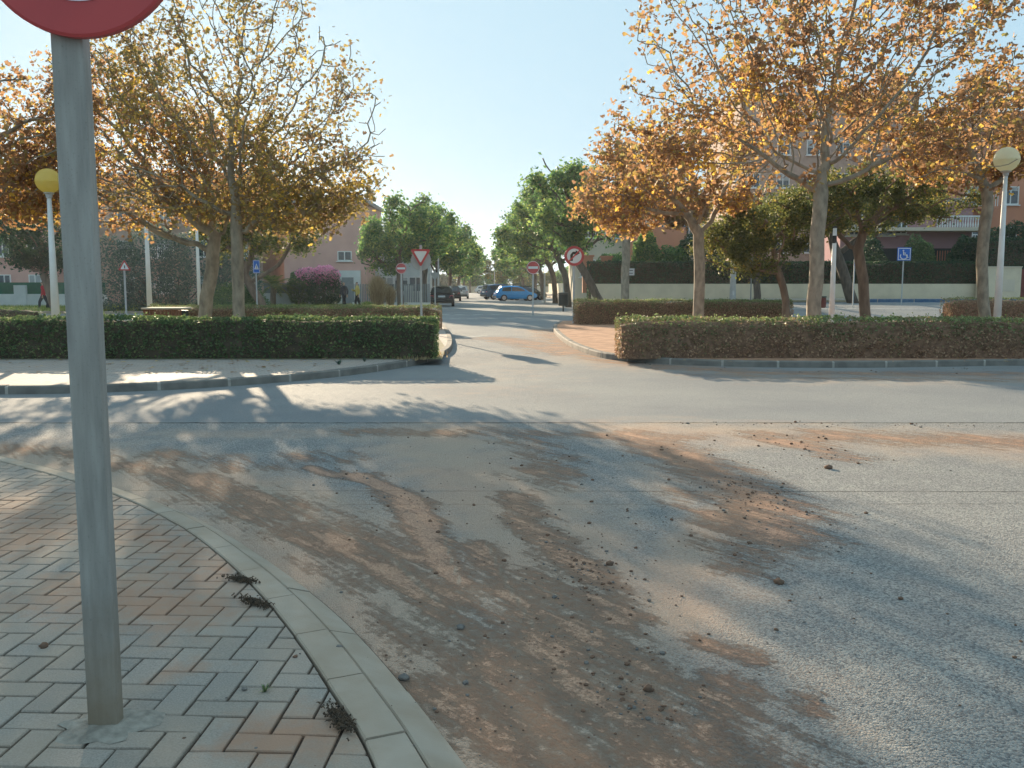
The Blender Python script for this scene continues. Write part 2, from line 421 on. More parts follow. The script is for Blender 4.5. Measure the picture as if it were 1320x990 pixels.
def tile_material():
    m, nt, b = new_mat('footway_tiles'); L = nt.links.new; N = nt.nodes.new
    tc = N('ShaderNodeTexCoord'); br = N('ShaderNodeTexBrick'); L(tc.outputs['Object'], br.inputs['Vector'])
    br.inputs['Scale'].default_value = 1; br.inputs['Brick Width'].default_value = .2; br.inputs['Row Height'].default_value = .1; br.inputs['Mortar Size'].default_value = .006
    br.inputs['Color1'].default_value = (.34, .295, .26, 1); br.inputs['Color2'].default_value = (.42, .37, .32, 1); br.inputs['Mortar'].default_value = (.14, .12, .10, 1)
    n1 = N('ShaderNodeTexNoise'); n1.inputs['Scale'].default_value = 2.5; n1.inputs['Detail'].default_value = 5; L(tc.outputs['Object'], n1.inputs['Vector'])
    mr = N('ShaderNodeMapRange'); mr.inputs['From Min'].default_value = .4; mr.inputs['From Max'].default_value = .7; mr.inputs['To Max'].default_value = .6; L(n1.outputs['Fac'], mr.inputs[0])
    mx = N('ShaderNodeMix'); mx.data_type = 'RGBA'; L(mr.outputs[0], mx.inputs[0]); L(br.outputs['Color'], mx.inputs[6]); mx.inputs[7].default_value = (.43, .33, .26, 1)
    L(mx.outputs[2], b.inputs['Base Color']); sock(b, 'Roughness', .85)
    bp = N('ShaderNodeBump'); bp.inputs['Strength'].default_value = .4; bp.inputs['Distance'].default_value = .005; L(br.outputs['Fac'], bp.inputs['Height']); bp.invert = True; L(bp.outputs[0], b.inputs['Normal'])
    return m

M = {}
M['road'] = road_material(); M['paver'] = paver_material(); M['tile'] = tile_material()
M['joint'] = pm('joint_dirt', (.04, .033, .028), (.12, .08, .055), rough=.95, scale=20, bump=.5, bscale=120)
M['kerb'] = pm('kerb_concrete', (.34, .27, .20), (.39, .325, .255), rough=.85, scale=5, bump=.45, bscale=140, dist=.004)
M['kerb_dark'] = pm('dark_kerb_concrete', (.15, .14, .125), (.22, .205, .18), rough=.85, scale=5, bump=.4, bscale=90, dist=.004)  # darker concrete for the island kerbs
M['mortar'] = pm('mortar', (.42, .39, .34), rough=.9, scale=9)
M['soil'] = pm('red_soil', (.52, .30, .19), (.36, .20, .125), rough=.95, scale=3, bump=.6, bscale=30, dist=.03)
M['dry'] = pm('dry_earth', (.30, .25, .17), (.17, .17, .085), rough=.95, scale=.8, bump=.6, bscale=20, dist=.03)
M['grass'] = leaf_mat('grass_blades', [(0, (.12, .17, .03)), (.6, (.22, .27, .06)), (1, (.34, .32, .12))], trans=.5)
M['paint'] = pm('worn_road_paint', (.62, .61, .57), (.30, .295, .28), rough=.7, scale=9, detail=8)
M['galv'] = pm('galvanised_steel', (.20, .215, .21), (.29, .30, .285), rough=.6, scale=9, metal=.25, bump=.08, bscale=60, stretch=(1, 1, .25), detail=8)
M['galv_dull'] = pm('dull_galvanised', (.40, .42, .42), (.50, .51, .50), rough=.6, scale=5, metal=.2)
M['white'] = pm('white_paint', (.74, .74, .71), (.66, .66, .63), rough=.5, scale=3)
M['red'] = pm('sign_red', (.52, .075, .075), (.43, .065, .07), rough=.4, scale=3)
M['sign_white'] = pm('sign_white', (.72, .73, .72), (.66, .67, .67), rough=.4, scale=4)
M['blue'] = pm('sign_blue', (.02, .13, .50), (.02, .11, .43), rough=.4, scale=4)
M['black'] = pm('black_print', (.02, .02, .02), rough=.5)
M['sign_back'] = pm('sign_back_metal', (.36, .38, .38), (.44, .46, .46), rough=.5, metal=.3)
M['rust'] = pm('reddish_brown_paint', (.19, .05, .035), (.13, .035, .028), rough=.6)
M['wood'] = pm('brown_slats', (.24, .10, .05), (.15, .06, .035), rough=.7, scale=6, stretch=(6, 6, 1))
M['dark'] = pm('dark_plastic_and_shade', (.03, .035, .035), rough=.5)
M['bark_plane'] = pm('plane_tree_bark', (.36, .31, .235), (.20, .17, .13), rough=.85, scale=7, bump=.5, bscale=25, stretch=(1, 1, .5), dist=.02)
M['bark_dark'] = pm('rough_bark', (.15, .12, .095), (.085, .07, .055), rough=.9, scale=8, bump=.7, bscale=20, stretch=(1, 1, .3), dist=.03)
M['bark_mid'] = pm('brown_bark', (.25, .18, .13), (.16, .115, .085), rough=.9, scale=8, bump=.7, bscale=20, stretch=(1, 1, .3), dist=.03)
AUT = [(0, (.19, .115, .07)), (.3, (.28, .165, .085)), (.6, (.36, .205, .10)), (.76, (.25, .23, .08)), (.9, (.54, .32, .08)), (1, (.75, .52, .09))]
M['leaf_plane'] = leaf_mat('autumn_plane_leaves', AUT, trans=.55, nscale=.7, nmix=.3)
M['leaf_olive'] = leaf_mat('autumn_olive_leaves', [(0, (.19, .13, .085)), (.3, (.27, .18, .085)), (.55, (.23, .20, .075)), (.8, (.34, .26, .10)), (1, (.65, .46, .09))], trans=.45, nscale=.7, nmix=.35)
M['leaf_green'] = leaf_mat('green_leaves', [(0, (.05, .125, .055)), (.5, (.095, .19, .065)), (.85, (.18, .28, .075)), (1, (.31, .39, .10))], trans=.5, nscale=.5, nmix=.3)
M['leaf_dark'] = leaf_mat('dark_green_leaves', [(0, (.022, .055, .032)), (.6, (.042, .085, .042)), (1, (.08, .13, .05))], trans=.3, nscale=.5, nmix=.3)
M['leaf_feather'] = leaf_mat('feathery_leaves', [(0, (.07, .09, .03)), (.5, (.12, .14, .04)), (.85, (.19, .19, .05)), (1, (.34, .25, .06))], trans=.45, nscale=.6, nmix=.35)
M['leaf_hedge'] = leaf_mat('hedge_leaves', [(0, (.06, .10, .045)), (.5, (.10, .16, .065)), (.9, (.17, .23, .085)), (1, (.30, .33, .13))], trans=.3, nscale=1.6, nmix=.3)
M['leaf_hedge_dry'] = leaf_mat('dry_hedge_leaves', [(0, (.22, .12, .08)), (.3, (.50, .33, .21)), (.5, (.24, .19, .10)), (.75, (.10, .15, .06)), (1, (.28, .34, .13))], trans=.3, nscale=1.6, nmix=.25)
M['leaf_blue'] = leaf_mat('blue_green_leaves', [(0, (.06, .10, .085)), (.6, (.09, .14, .11)), (1, (.14, .20, .13))], trans=.3, nscale=.5, nmix=.3)  # blue green foliage, with the bluish grey of haze mixed into the colour
M['leaf_pink'] = leaf_mat('pink_bracts', [(0, (.66, .22, .36)), (.6, (.82, .38, .52)), (1, (.85, .58, .66))], trans=.4)
M['leaf_straw'] = leaf_mat('straw_blades', [(0, (.26, .18, .09)), (.6, (.38, .28, .15)), (1, (.50, .40, .24))], trans=.4)
M['twig_dry'] = pm('dry_hedge_twigs', (.28, .17, .11), (.14, .085, .055), rough=.95, scale=14, bump=.9, bscale=40)
M['twig'] = pm('hedge_twigs', (.11, .08, .055), (.06, .05, .035), rough=.95, scale=12, bump=.6, bscale=30)
M['beige'] = pm('beige_render', (.68, .59, .43), (.60, .52, .38), rough=.9, scale=1.5, bump=.1)
M['whitewall'] = pm('whitewashed_render', (.60, .62, .60), (.50, .53, .52), rough=.9, scale=1.2)
M['pinkwall'] = pm('pink_render', (.62, .37, .31), (.56, .33, .28), rough=.9, scale=1.0)
M['mauve'] = pm('mauve_render', (.42, .24, .25), (.38, .22, .23), rough=.9, scale=1.0)
M['brownwall'] = pm('brown_brick_render', (.44, .32, .26), (.37, .27, .22), rough=.9, scale=2.0)
M['salmon'] = pm('salmon_render', (.56, .25, .15), (.50, .22, .14), rough=.9, scale=1.0)
M['cream'] = pm('cream_render', (.62, .54, .42), (.56, .49, .38), rough=.9, scale=1.0)
M['rooftile'] = pm('roof_tiles', (.36, .16, .09), (.26, .12, .075), rough=.9, scale=6)
M['slab'] = pm('grey_slab', (.30, .28, .26), rough=.9)
M['glass'] = pm('window_glass', (.03, .04, .05), (.05, .06, .07), rough=.08, spec=.8)
M['shutter'] = pm('blind', (.40, .42, .42), rough=.7)
M['greenfence'] = pm('green_mesh_fence', (.02, .10, .065), (.03, .13, .08), rough=.8, scale=3)
M['greyfence'] = pm('grey_panel', (.16, .19, .20), (.20, .22, .23), rough=.7)
M['tyre'] = pm('rubber', (.02, .02, .02), rough=.85)
M['rim'] = pm('wheel_rim', (.55, .56, .58), rough=.35, metal=.7)
M['lampglass'] = None
def globe_mat(c0, c1):
    m, nt, b = new_mat('tinted_globe'); N = nt.nodes.new; L = nt.links.new
    tc = N('ShaderNodeTexCoord'); n = N('ShaderNodeTexNoise'); n.inputs['Scale'].default_value = 3; n.inputs['Detail'].default_value = 4; L(tc.outputs['Object'], n.inputs['Vector'])
    r = N('ShaderNodeValToRGB'); r.color_ramp.elements[0].color = (*c0, 1); r.color_ramp.elements[1].color = (*c1, 1); L(n.outputs['Fac'], r.inputs[0])
    L(r.outputs[0], b.inputs['Base Color']); sock(b, 'Roughness', .25)
    tr = N('ShaderNodeBsdfTranslucent'); L(r.outputs[0], tr.inputs[0]); mx = N('ShaderNodeMixShader'); mx.inputs[0].default_value = .82
    L(b.outputs[0], mx.inputs[1]); L(tr.outputs[0], mx.inputs[2]); L(mx.outputs[0], nt.nodes['Material Output'].inputs[0]); return m
M['globe'] = globe_mat((.92, .78, .32), (.98, .90, .50)); M['globe_pale'] = globe_mat((.90, .87, .70), (.96, .94, .82))  # left globe's warm glow is put into its yellow; right globe is paler
def stained_post():
    m = pm('stained_galvanised', (.27, .262, .24), (.38, .37, .34), rough=.6, scale=30, metal=.2, bump=.1, bscale=60, stretch=(1, 1, .12), detail=10)
    nt = m.node_tree; b = nt.nodes['Principled BSDF']; N = nt.nodes.new; L = nt.links.new
    src = b.inputs['Base Color'].links[0].from_socket
    tc = N('ShaderNodeTexCoord'); sp_ = N('ShaderNodeSeparateXYZ'); L(tc.outputs['Object'], sp_.inputs[0])
    n = N('ShaderNodeTexNoise'); n.inputs['Scale'].default_value = 18; n.inputs['Detail'].default_value = 6; L(tc.outputs['Object'], n.inputs['Vector'])
    a = N('ShaderNodeMath'); a.operation = 'MULTIPLY_ADD'; a.inputs[1].default_value = .28; L(n.outputs['Fac'], a.inputs[0]); L(sp_.outputs[2], a.inputs[2])
    r = N('ShaderNodeMapRange'); r.inputs['From Min'].default_value = .16; r.inputs['From Max'].default_value = .62; r.inputs['To Min'].default_value = .75; r.inputs['To Max'].default_value = 0; L(a.outputs[0], r.inputs[0])
    mx = N('ShaderNodeMix'); mx.data_type = 'RGBA'; L(r.outputs[0], mx.inputs[0]); L(src, mx.inputs[6]); mx.inputs[7].default_value = (.23, .17, .105, 1)
    n2 = N('ShaderNodeTexNoise'); n2.inputs['Scale'].default_value = 120; n2.inputs['Detail'].default_value = 3; L(tc.outputs['Object'], n2.inputs['Vector'])
    r2 = N('ShaderNodeMapRange'); r2.inputs['From Min'].default_value = .6; r2.inputs['From Max'].default_value = .75; r2.inputs['To Max'].default_value = .35; L(n2.outputs['Fac'], r2.inputs[0])
    mx2 = N('ShaderNodeMix'); mx2.data_type = 'RGBA'; L(r2.outputs[0], mx2.inputs[0]); L(mx.outputs[2], mx2.inputs[6]); mx2.inputs[7].default_value = (.12, .12, .11, 1)
    L(mx2.outputs[2], b.inputs['Base Color']); return m
M['post'] = stained_post()

# ------------------------------------------------------------------ ground, road
def px_line(pts, z=0.0): return [gpt(u, v, z) for u, v in pts]
def seg_field(P, strokes):
    out = np.zeros(len(P))
    for pts, w, k in strokes:
        L_ = px_line(pts)
        if len(L_) == 1: L_ = L_ * 2
        d = np.full(len(P), 1e9)
        for a, b in zip(L_[:-1], L_[1:]):
            a2 = np.array(a[:2]); ab = np.array(b[:2]) - a2; q = (ab * ab).sum() + 1e-9
            t = np.clip(((P - a2) @ ab) / q, 0, 1); d = np.minimum(d, np.linalg.norm(P - (a2 + t[:, None] * ab), axis=1))
        out = np.maximum(out, k * np.exp(-(d / w) ** 2))
    return out
MUD = [  # paths of dragged red mud: points on the ground, half width in metres, amount
    ([(150, 600), (250, 618), (330, 645), (420, 690), (500, 730), (560, 765)], 0.270, 0.72),
    ([(300, 640), (420, 680), (540, 740), (600, 800)], 0.405, 0.62),
    ([(400, 603), (480, 622), (540, 650), (556, 700), (592, 752)], 0.121, 1.00),
    ([(470, 612), (530, 660), (560, 700)], 0.135, 0.90),
    ([(615, 705), (650, 760), (700, 830), (760, 900)], 0.135, 0.80),
    ([(560, 790), (620, 860), (680, 940), (720, 1010)], 0.378, 0.55),
    ([(640, 800), (760, 880), (860, 960), (900, 1010)], 0.486, 0.68),
    ([(660, 640), (700, 690), (750, 740), (800, 800)], 0.176, 0.78),
    ([(700, 740), (760, 830), (800, 900), (840, 1000)], 0.338, 0.60),
    ([(820, 560), (880, 590), (940, 620), (1000, 660), (1010, 690)], 0.378, 0.72),
    ([(880, 640), (950, 690), (960, 730)], 0.270, 0.50),
    ([(900, 830), (965, 850)], 0.108, 0.85), ([(930, 880), (900, 950), (930, 970)], 0.176, 0.75),
    ([(1040, 895), (1050, 915)], 0.081, 0.50),
    ([(980, 560), (1050, 578), (1090, 590)], 0.297, 0.70), ([(1060, 562), (1200, 566), (1340, 572)], 0.472, 0.70),
    ([(450, 556), (700, 560), (900, 563)], 0.30, 0.55), ([(650, 556), (720, 590), (700, 620)], 0.405, 0.45),
    ([(150, 585), (300, 600), (420, 590)], 0.405, 0.50), ([(0, 578), (150, 590)], 0.405, 0.50),
    ([(640, 436), (690, 444), (730, 455)], 0.810, 0.75), ([(700, 425), (730, 446), (775, 463), (860, 474), (1000, 481), (1330, 482)], 0.513, 0.62),
    ([(860, 482), (1000, 486), (1330, 490)], 0.405, 0.40),
]
DUST = [([(0, 585), (150, 600), (350, 650), (470, 740), (540, 860), (640, 1000)], .8, .95), ([(560, 560), (650, 640), (700, 760), (730, 900), (740, 1000)], .9, .85), ([(840, 570), (960, 650), (860, 740), (860, 850), (840, 960)], .38, .7),
        ([(820, 555), (1000, 560), (1340, 575)], 1.0, .62), ([(850, 600), (950, 680), (900, 760)], .6, .45), ([(640, 500), (700, 440)], 1.5, .25),
        ([(700, 425), (775, 465), (1000, 485), (1330, 488)], 1.3, .55), ([(200, 560), (600, 556)], .5, .45)]
TRACK = [([(330, 625), (430, 680), (500, 715), (565, 775)], .03, 1), ([(572, 690), (582, 720), (596, 760)], .02, 1), ([(628, 700), (655, 755), (690, 810)], .025, .9), ([(180, 640), (300, 665), (420, 722)], .035, .8), ([(480, 750), (600, 850), (700, 960)], .04, .7), ([(700, 560), (820, 640), (900, 740)], .04, .6)]
PAVMUD = [([(170, 690), (270, 740), (230, 790)], 0.286, 0.65), ([(120, 770), (240, 800)], 0.364, 0.72), ([(0, 660), (60, 690), (0, 720)], 0.390, 0.65),
          ([(330, 975), (430, 965)], 0.169, 0.87), ([(200, 890), (240, 880)], 0.091, 0.58), ([(30, 790), (100, 800)], 0.260, 0.51), ([(60, 640), (150, 660)], 0.390, 0.43)]

def grid_mesh(name, xs, ys, mat, zf, fields=None, skip=None):
    nx, ny = len(xs), len(ys)
    Xg, Yg = np.meshgrid(xs, ys); Z = np.array([zf(x, y) for x, y in zip(Xg.ravel(), Yg.ravel())]) if callable(zf) else np.full(nx * ny, zf)
    V = np.stack([Xg.ravel(), Yg.ravel(), Z], 1)
    i = np.arange(nx - 1)[None] + np.arange(ny - 1)[:, None] * nx
    q = np.stack([i, i + 1, i + 1 + nx, i + nx], -1).reshape(-1, 4)
    if skip is not None:
        c = V[q].mean(1); q = q[~skip(c)]
    return V, q
def multi_grid(name, parts, mat, attrs=True):
    Vs, Qs, o = [], [], 0
    for V, q in parts: Vs.append(V); Qs.append(q + o); o += len(V)
    V = np.vstack(Vs); q = np.vstack(Qs)
    ob = np_mesh(name, V, q.ravel(), 4, mat, None)
    if attrs:
        for nm, st in (('mud', MUD), ('dust', DUST), ('track', TRACK)):
            f = seg_field(V[:, :2], st)
            a = ob.data.attributes.new(nm, 'FLOAT', 'POINT'); a.data.foreach_set('value', f.astype(np.float32))
    return ob

gx = np.concatenate([np.linspace(-500, -60, 12), np.arange(-56, 61, 2.0), np.linspace(70, 500, 12)])
gy = np.concatenate([np.linspace(-300, -30, 5), np.arange(-26, 61, 2.0), np.linspace(66, 240, 20), np.linspace(300, 900, 8)])
V, q = grid_mesh('ground', gx, gy, M['dry'], lambda x, y: -0.06 + H(x, y))
g0 = multi_grid('ground', [(V, q)], M['dry'], False); struct(g0)

# road: fine patch in front, coarse sheet round it, then the street beyond
def street_l(y): return -2.9 - (y - 36) * 0.085
def street_r(y): return 6.2 - (y - 48) * 0.028
fx = np.arange(-6, 8.001, .03); fy = np.arange(1.2, 11.001, .03)
V1 = grid_mesh('', fx, fy, None, 0.0)
cx = np.unique(np.round(np.concatenate([np.arange(-60, 61, 1.0), np.arange(-10, 14, .2), [fx[0], fx[-1]]]), 4)); cy = np.unique(np.round(np.concatenate([np.arange(-20, 48.5, 1.0), np.arange(9, 32, .2), [fy[0], fy[-1]]]), 4))
V2 = grid_mesh('', cx, cy, None, lambda x, y: H(x, y), skip=lambda c: (c[:, 0] > fx[0]) & (c[:, 0] < fx[-1]) & (c[:, 1] > fy[0]) & (c[:, 1] < fy[-1]))
sv = []; ys_ = np.arange(48, 186, 2.0); ns = 9
for y in ys_:
    for k in range(ns):
        xx = street_l(y) + (street_r(y) - street_l(y)) * k / (ns - 1); sv.append((xx, y, H(xx, y) if y < 50 else H(xx, y)))
sv = np.array(sv); ii = np.arange(ns - 1)[None] + np.arange(len(ys_) - 1)[:, None] * ns
sq = np.stack([ii, ii + 1, ii + 1 + ns, ii + ns], -1).reshape(-1, 4)
road = multi_grid('road', [V1, V2, (sv, sq)], M['road']); struct(road)

def poly_sheet(name, pts, mat, z, thick=None):
    mb = MB(); bm = bmesh.new(); vs = [bm.verts.new((p[0], p[1], z)) for p in pts]
    f = bm.faces.new(vs); bmesh.ops.triangulate(bm, faces=[f]); bm.verts.index_update()
    mb.add([v_.co for v_ in bm.verts], [[v_.index for v_ in f_.verts] for f_ in bm.faces]); bm.free()
    return struct(mb.build(name, mat))

def resample(P, step):
    P = [Vector(p) for p in P]; out = [P[0]]; acc = 0
    for a, b in zip(P[:-1], P[1:]):
        L_ = (b - a).length; t = step - acc
        while t <= L_:
            out.append(a + (b - a) * (t / L_)); t += step
        acc = L_ - (t - step)
    out.append(P[-1]); return out
def smooth_line(P, it=2):
    P = [Vector(p) for p in P]
    for _ in range(it):
        Q = [P[0]]
        for a, b in zip(P[:-1], P[1:]): Q += [a * .75 + b * .25, a * .25 + b * .75]
        Q.append(P[-1]); P = Q
    return P
def offset_line(P, d):
    out = []
    for i, p in enumerate(P):
        t = (P[min(i + 1, len(P) - 1)] - P[max(i - 1, 0)]); t.z = 0; t.normalize()
        out.append(p + Vector((-t.y, t.x, 0)) * d)
    return out
def kerb_blocks(name, P, w, h, block, mat, gap=.012, zbase=0.0, seed=1):
    """P: outer (road side) line; the kerb lies to its left (positive offset). Separate stones on a mortar bed."""
    Q = resample(P, block / 4); mb = MB(); g = random.Random(seed)
    O = Q; I = offset_line(Q, w)
    for k in range(0, len(Q) - 1, 4):
        e = min(k + 4, len(Q) - 1)
        if e - k < 1: continue
        dz = g.uniform(-.003, .003); rows = []
        for j in range(k, e + 1):
            o = O[j].copy(); i_ = I[j].copy()
            if j == k: t = (O[j + 1] - O[j]).normalized() * gap * .5; o += t; i_ += t
            if j == e: t = (O[j] - O[j - 1]).normalized() * gap * .5; o -= t; i_ -= t
            dr = (i_ - o).normalized(); zt = zbase + h + dz
            rows.append([o + Vector((0, 0, -.05 + zbase)), Vector((*(o + dr * .004).xy, zt - .02)), Vector((*(o + dr * .022).xy, zt)), Vector((*(i_ - dr * .006).xy, zt)), Vector((*i_.xy, zt - .008)), Vector((*i_.xy, -.05 + zbase))])
        vs = [p for r in rows for p in r]; fs = []; n = 6
        for r in range(len(rows) - 1):
            for c in range(n - 1): fs.append((r * n + c, r * n + c + 1, (r + 1) * n + c + 1, (r + 1) * n + c))
        fs.append(tuple(range(n))); fs.append(tuple((len(rows) - 1) * n + c for c in range(n))[::-1])
        mb.add(vs, fs, 0)
    # mortar bed just below the faces of the stones
    vs = []; fs = []
    for o, i_ in zip(O, I):
        dr = (i_ - o).normalized()
        a = o + dr * .007; c = i_ - dr * .007
        vs += [(a.x, a.y, zbase - .05), (a.x, a.y, zbase + h - .024), (a.x + dr.x * .02, a.y + dr.y * .02, zbase + h - .006), (c.x, c.y, zbase + h - .006), (c.x, c.y, zbase - .05)]
    for r in range(len(O) - 1):
        for c in range(4): fs.append((r * 5 + c, r * 5 + c + 1, (r + 1) * 5 + c + 1, (r + 1) * 5 + c))
    mb.add(vs, fs, 1)
    o = mb.build(name, [mat, M['mortar']]); return struct(o)

# near corner pavement: herringbone pavers, kerb stones in two courses
ZP = 0.055
inner_px = [(0, 594.5), (101, 621), (166, 644), (232, 677), (265, 700), (306, 735), (344, 775), (377, 816), (406, 857.5), (437, 907), (466, 949), (482, 988)]
outer_px = [(0, 589), (101, 611), (145, 628), (232, 657), (290, 686), (340, 719), (389, 754), (437, 793), (482, 839), (536, 903), (598, 984)]
inn = px_line(inner_px, ZP); out_ = px_line(outer_px, 0.01)
inn = [inn[0] + (inn[0] - inn[1]).normalized() * 6] + inn + [inn[-1] + (inn[-1] - inn[-2]).normalized() * 2.2]
out_ = [out_[0] + (out_[0] - out_[1]).normalized() * 6] + out_ + [out_[-1] + (out_[-1] - out_[-2]).normalized() * 2.2]
inn = resample(smooth_line(inn, 3), .12); OUT = smooth_line(out_, 3)
def nearest_on(P, q):
    best = None
    for a, b in zip(P[:-1], P[1:]):
        ab = (b - a).xy; t = max(0, min(1, (q.xy - a.xy).dot(ab) / (ab.length_squared + 1e-12))); c = a.xy + ab * t
        d = (c - q.xy).length
        if best is None or d < best[0]: best = (d, c)
    return best[1]
outm = [nearest_on(OUT, p) for p in inn]
kb = MB(); g = random.Random(4)
for s0, (fa, fb, za, zb, ph) in enumerate([(0.02, .52, ZP + .006, ZP + .004, 0), (.54, 1.0, ZP - .002, .014, 2)]):
    k = ph
    while k < len(inn) - 1:
        e = min(k + (4 if s0 == 0 else 5), len(inn) - 1); rows = []; dz = g.uniform(-.002, .003)
        for j in range(k, e + 1):
            a = inn[j].xy.lerp(outm[j], fa); b = inn[j].xy.lerp(outm[j], fb)
            if j == k or j == e:
                t = (inn[min(j + 1, len(inn) - 1)] - inn[max(j - 1, 0)]).xy.normalized() * (.004 if j == k else -.004); a = a + t; b = b + t
            m_ = .006; dr = (b - a).normalized()
            rows.append([(a.x, a.y, -.05), (a.x, a.y, za - .006 + dz), (a.x + dr.x * m_, a.y + dr.y * m_, za + dz), (b.x - dr.x * m_, b.y - dr.y * m_, zb + dz), (b.x, b.y, zb - .006 + dz), (b.x, b.y, -.05)])
        vs = [p for r in rows for p in r]; fs = []; n = 6
        for r in range(len(rows) - 1):
            for c in range(n - 1): fs.append((r * n + c, r * n + c + 1, (r + 1) * n + c + 1, (r + 1) * n + c))
        fs.append(tuple(range(n))); fs.append(tuple((len(rows) - 1) * n + c for c in range(n))[::-1])
        kb.add(vs, fs, 0); k = e
struct(kb.build('kerb', M['kerb']))
base_poly = [(p.x, p.y) for p in inn] + [(inn[-1].x, -3), (-16, -3), (-16, inn[0].y)]
poly_sheet('pavement_bed', base_poly, M['joint'], ZP - .012)
poly_sheet('kerb_bed', [(p.x, p.y) for p in inn] + [(p.x, p.y) for p in reversed(outm)], M['joint'], .009)

def clip(poly, a, b):
    """keep the part of poly on the right-hand side when walking a -> b (pavement side)"""
    out = []; n = b - a; nrm = Vector((n.y, -n.x))
    for i in range(len(poly)):
        p, q_ = poly[i], poly[(i + 1) % len(poly)]
        dp, dq = (p - a).dot(nrm), (q_ - a).dot(nrm)
        if dp >= 0: out.append(p)
        if (dp >= 0) != (dq >= 0): out.append(p + (q_ - p) * (dp / (dp - dq)))
    return out
au = .113; rot = R(-2.5); cr, sr = math.cos(rot), math.sin(rot)
pv, pf, prn, pmud = [], [], [], []
g = random.Random(7)
segs = [(a.xy, b.xy) for a, b in zip(inn[:-1], inn[1:])]
mids = [((a + b) / 2) for a, b in segs]
for i in range(-95, 28):
    for j in range(-9, 105):
        c = (i - j) % 4
        if c == 0: w, hh = 2, 1
        elif c == 3: w, hh = 1, 2
        else: continue
        x0, y0 = i * au, j * au
        if x0 < -7.5: continue
        gp = .0032 + g.uniform(0, .003)
        P = [Vector((x0 + gp, y0 + gp)), Vector((x0 + w * au - gp, y0 + gp)), Vector((x0 + w * au - gp, y0 + hh * au - gp)), Vector((x0 + gp, y0 + hh * au - gp))]
        P = [Vector((p.x * cr - p.y * sr, p.x * sr + p.y * cr)) for p in P]
        cc = (P[0] + P[2]) / 2
        if cc.y < .9 and cc.x < -2.5: continue
        near = sorted(range(len(segs)), key=lambda k: (mids[k] - cc).length_squared)[:4]
        a, b = segs[near[0]]; nn = Vector(((b - a).y, -(b - a).x)).normalized()
        sdist = (cc - a).dot(nn)
        if sdist < -.15: continue
        if sdist < .2:
            for k in near:
                P = clip(P, segs[k][0] + nn * .004, segs[k][1] + nn * .004)
                if len(P) < 3: break
            if len(P) < 3: continue
        cen = sum(P, Vector((0, 0))) / len(P)
        area = abs(sum(P[k].x * P[(k + 1) % len(P)].y - P[(k + 1) % len(P)].x * P[k].y for k in range(len(P)))) / 2
        if area < .0006: continue
        z = ZP + g.uniform(-.0015, .0015); tx, ty = g.uniform(-.012, .012), g.uniform(-.012, .012)
        if cen.y < 2.75 and cen.x > -1.35 and cen.x < -.3: z += g.uniform(-.006, .006); tx *= 3; ty *= 3
        o = len(pv); n = len(P)
        for p in P: pv.append((p.x, p.y, z - .03))
        for p in P: pv.append((p.x, p.y, z - .004 + (p.x - cen.x) * tx + (p.y - cen.y) * ty))
        for p in P:
            d = (cen - p).normalized() * .005; q_ = p + d; pv.append((q_.x, q_.y, z + (q_.x - cen.x) * tx + (q_.y - cen.y) * ty))
        rv = g.random()
        pf.append(tuple(o + 2 * n + k for k in range(n))); prn.append(rv)
        for k in range(n):
            k2 = (k + 1) % n
            pf.append((o + n + k, o + n + k2, o + 2 * n + k2, o + 2 * n + k)); prn.append(rv * .7)
            pf.append((o + k, o + k2, o + n + k2, o + n + k)); prn.append(rv * .5)
mb = MB(); mb.v = pv; mb.f = pf; mb.mi = [0] * len(pf)
pav = struct(mb.build('pavement', M['paver'], attr=prn))
a_ = pav.data.attributes.new('mud', 'FLOAT', 'POINT'); a_.data.foreach_set('value', seg_field(np.array(pv)[:, :2], PAVMUD).astype(np.float32))

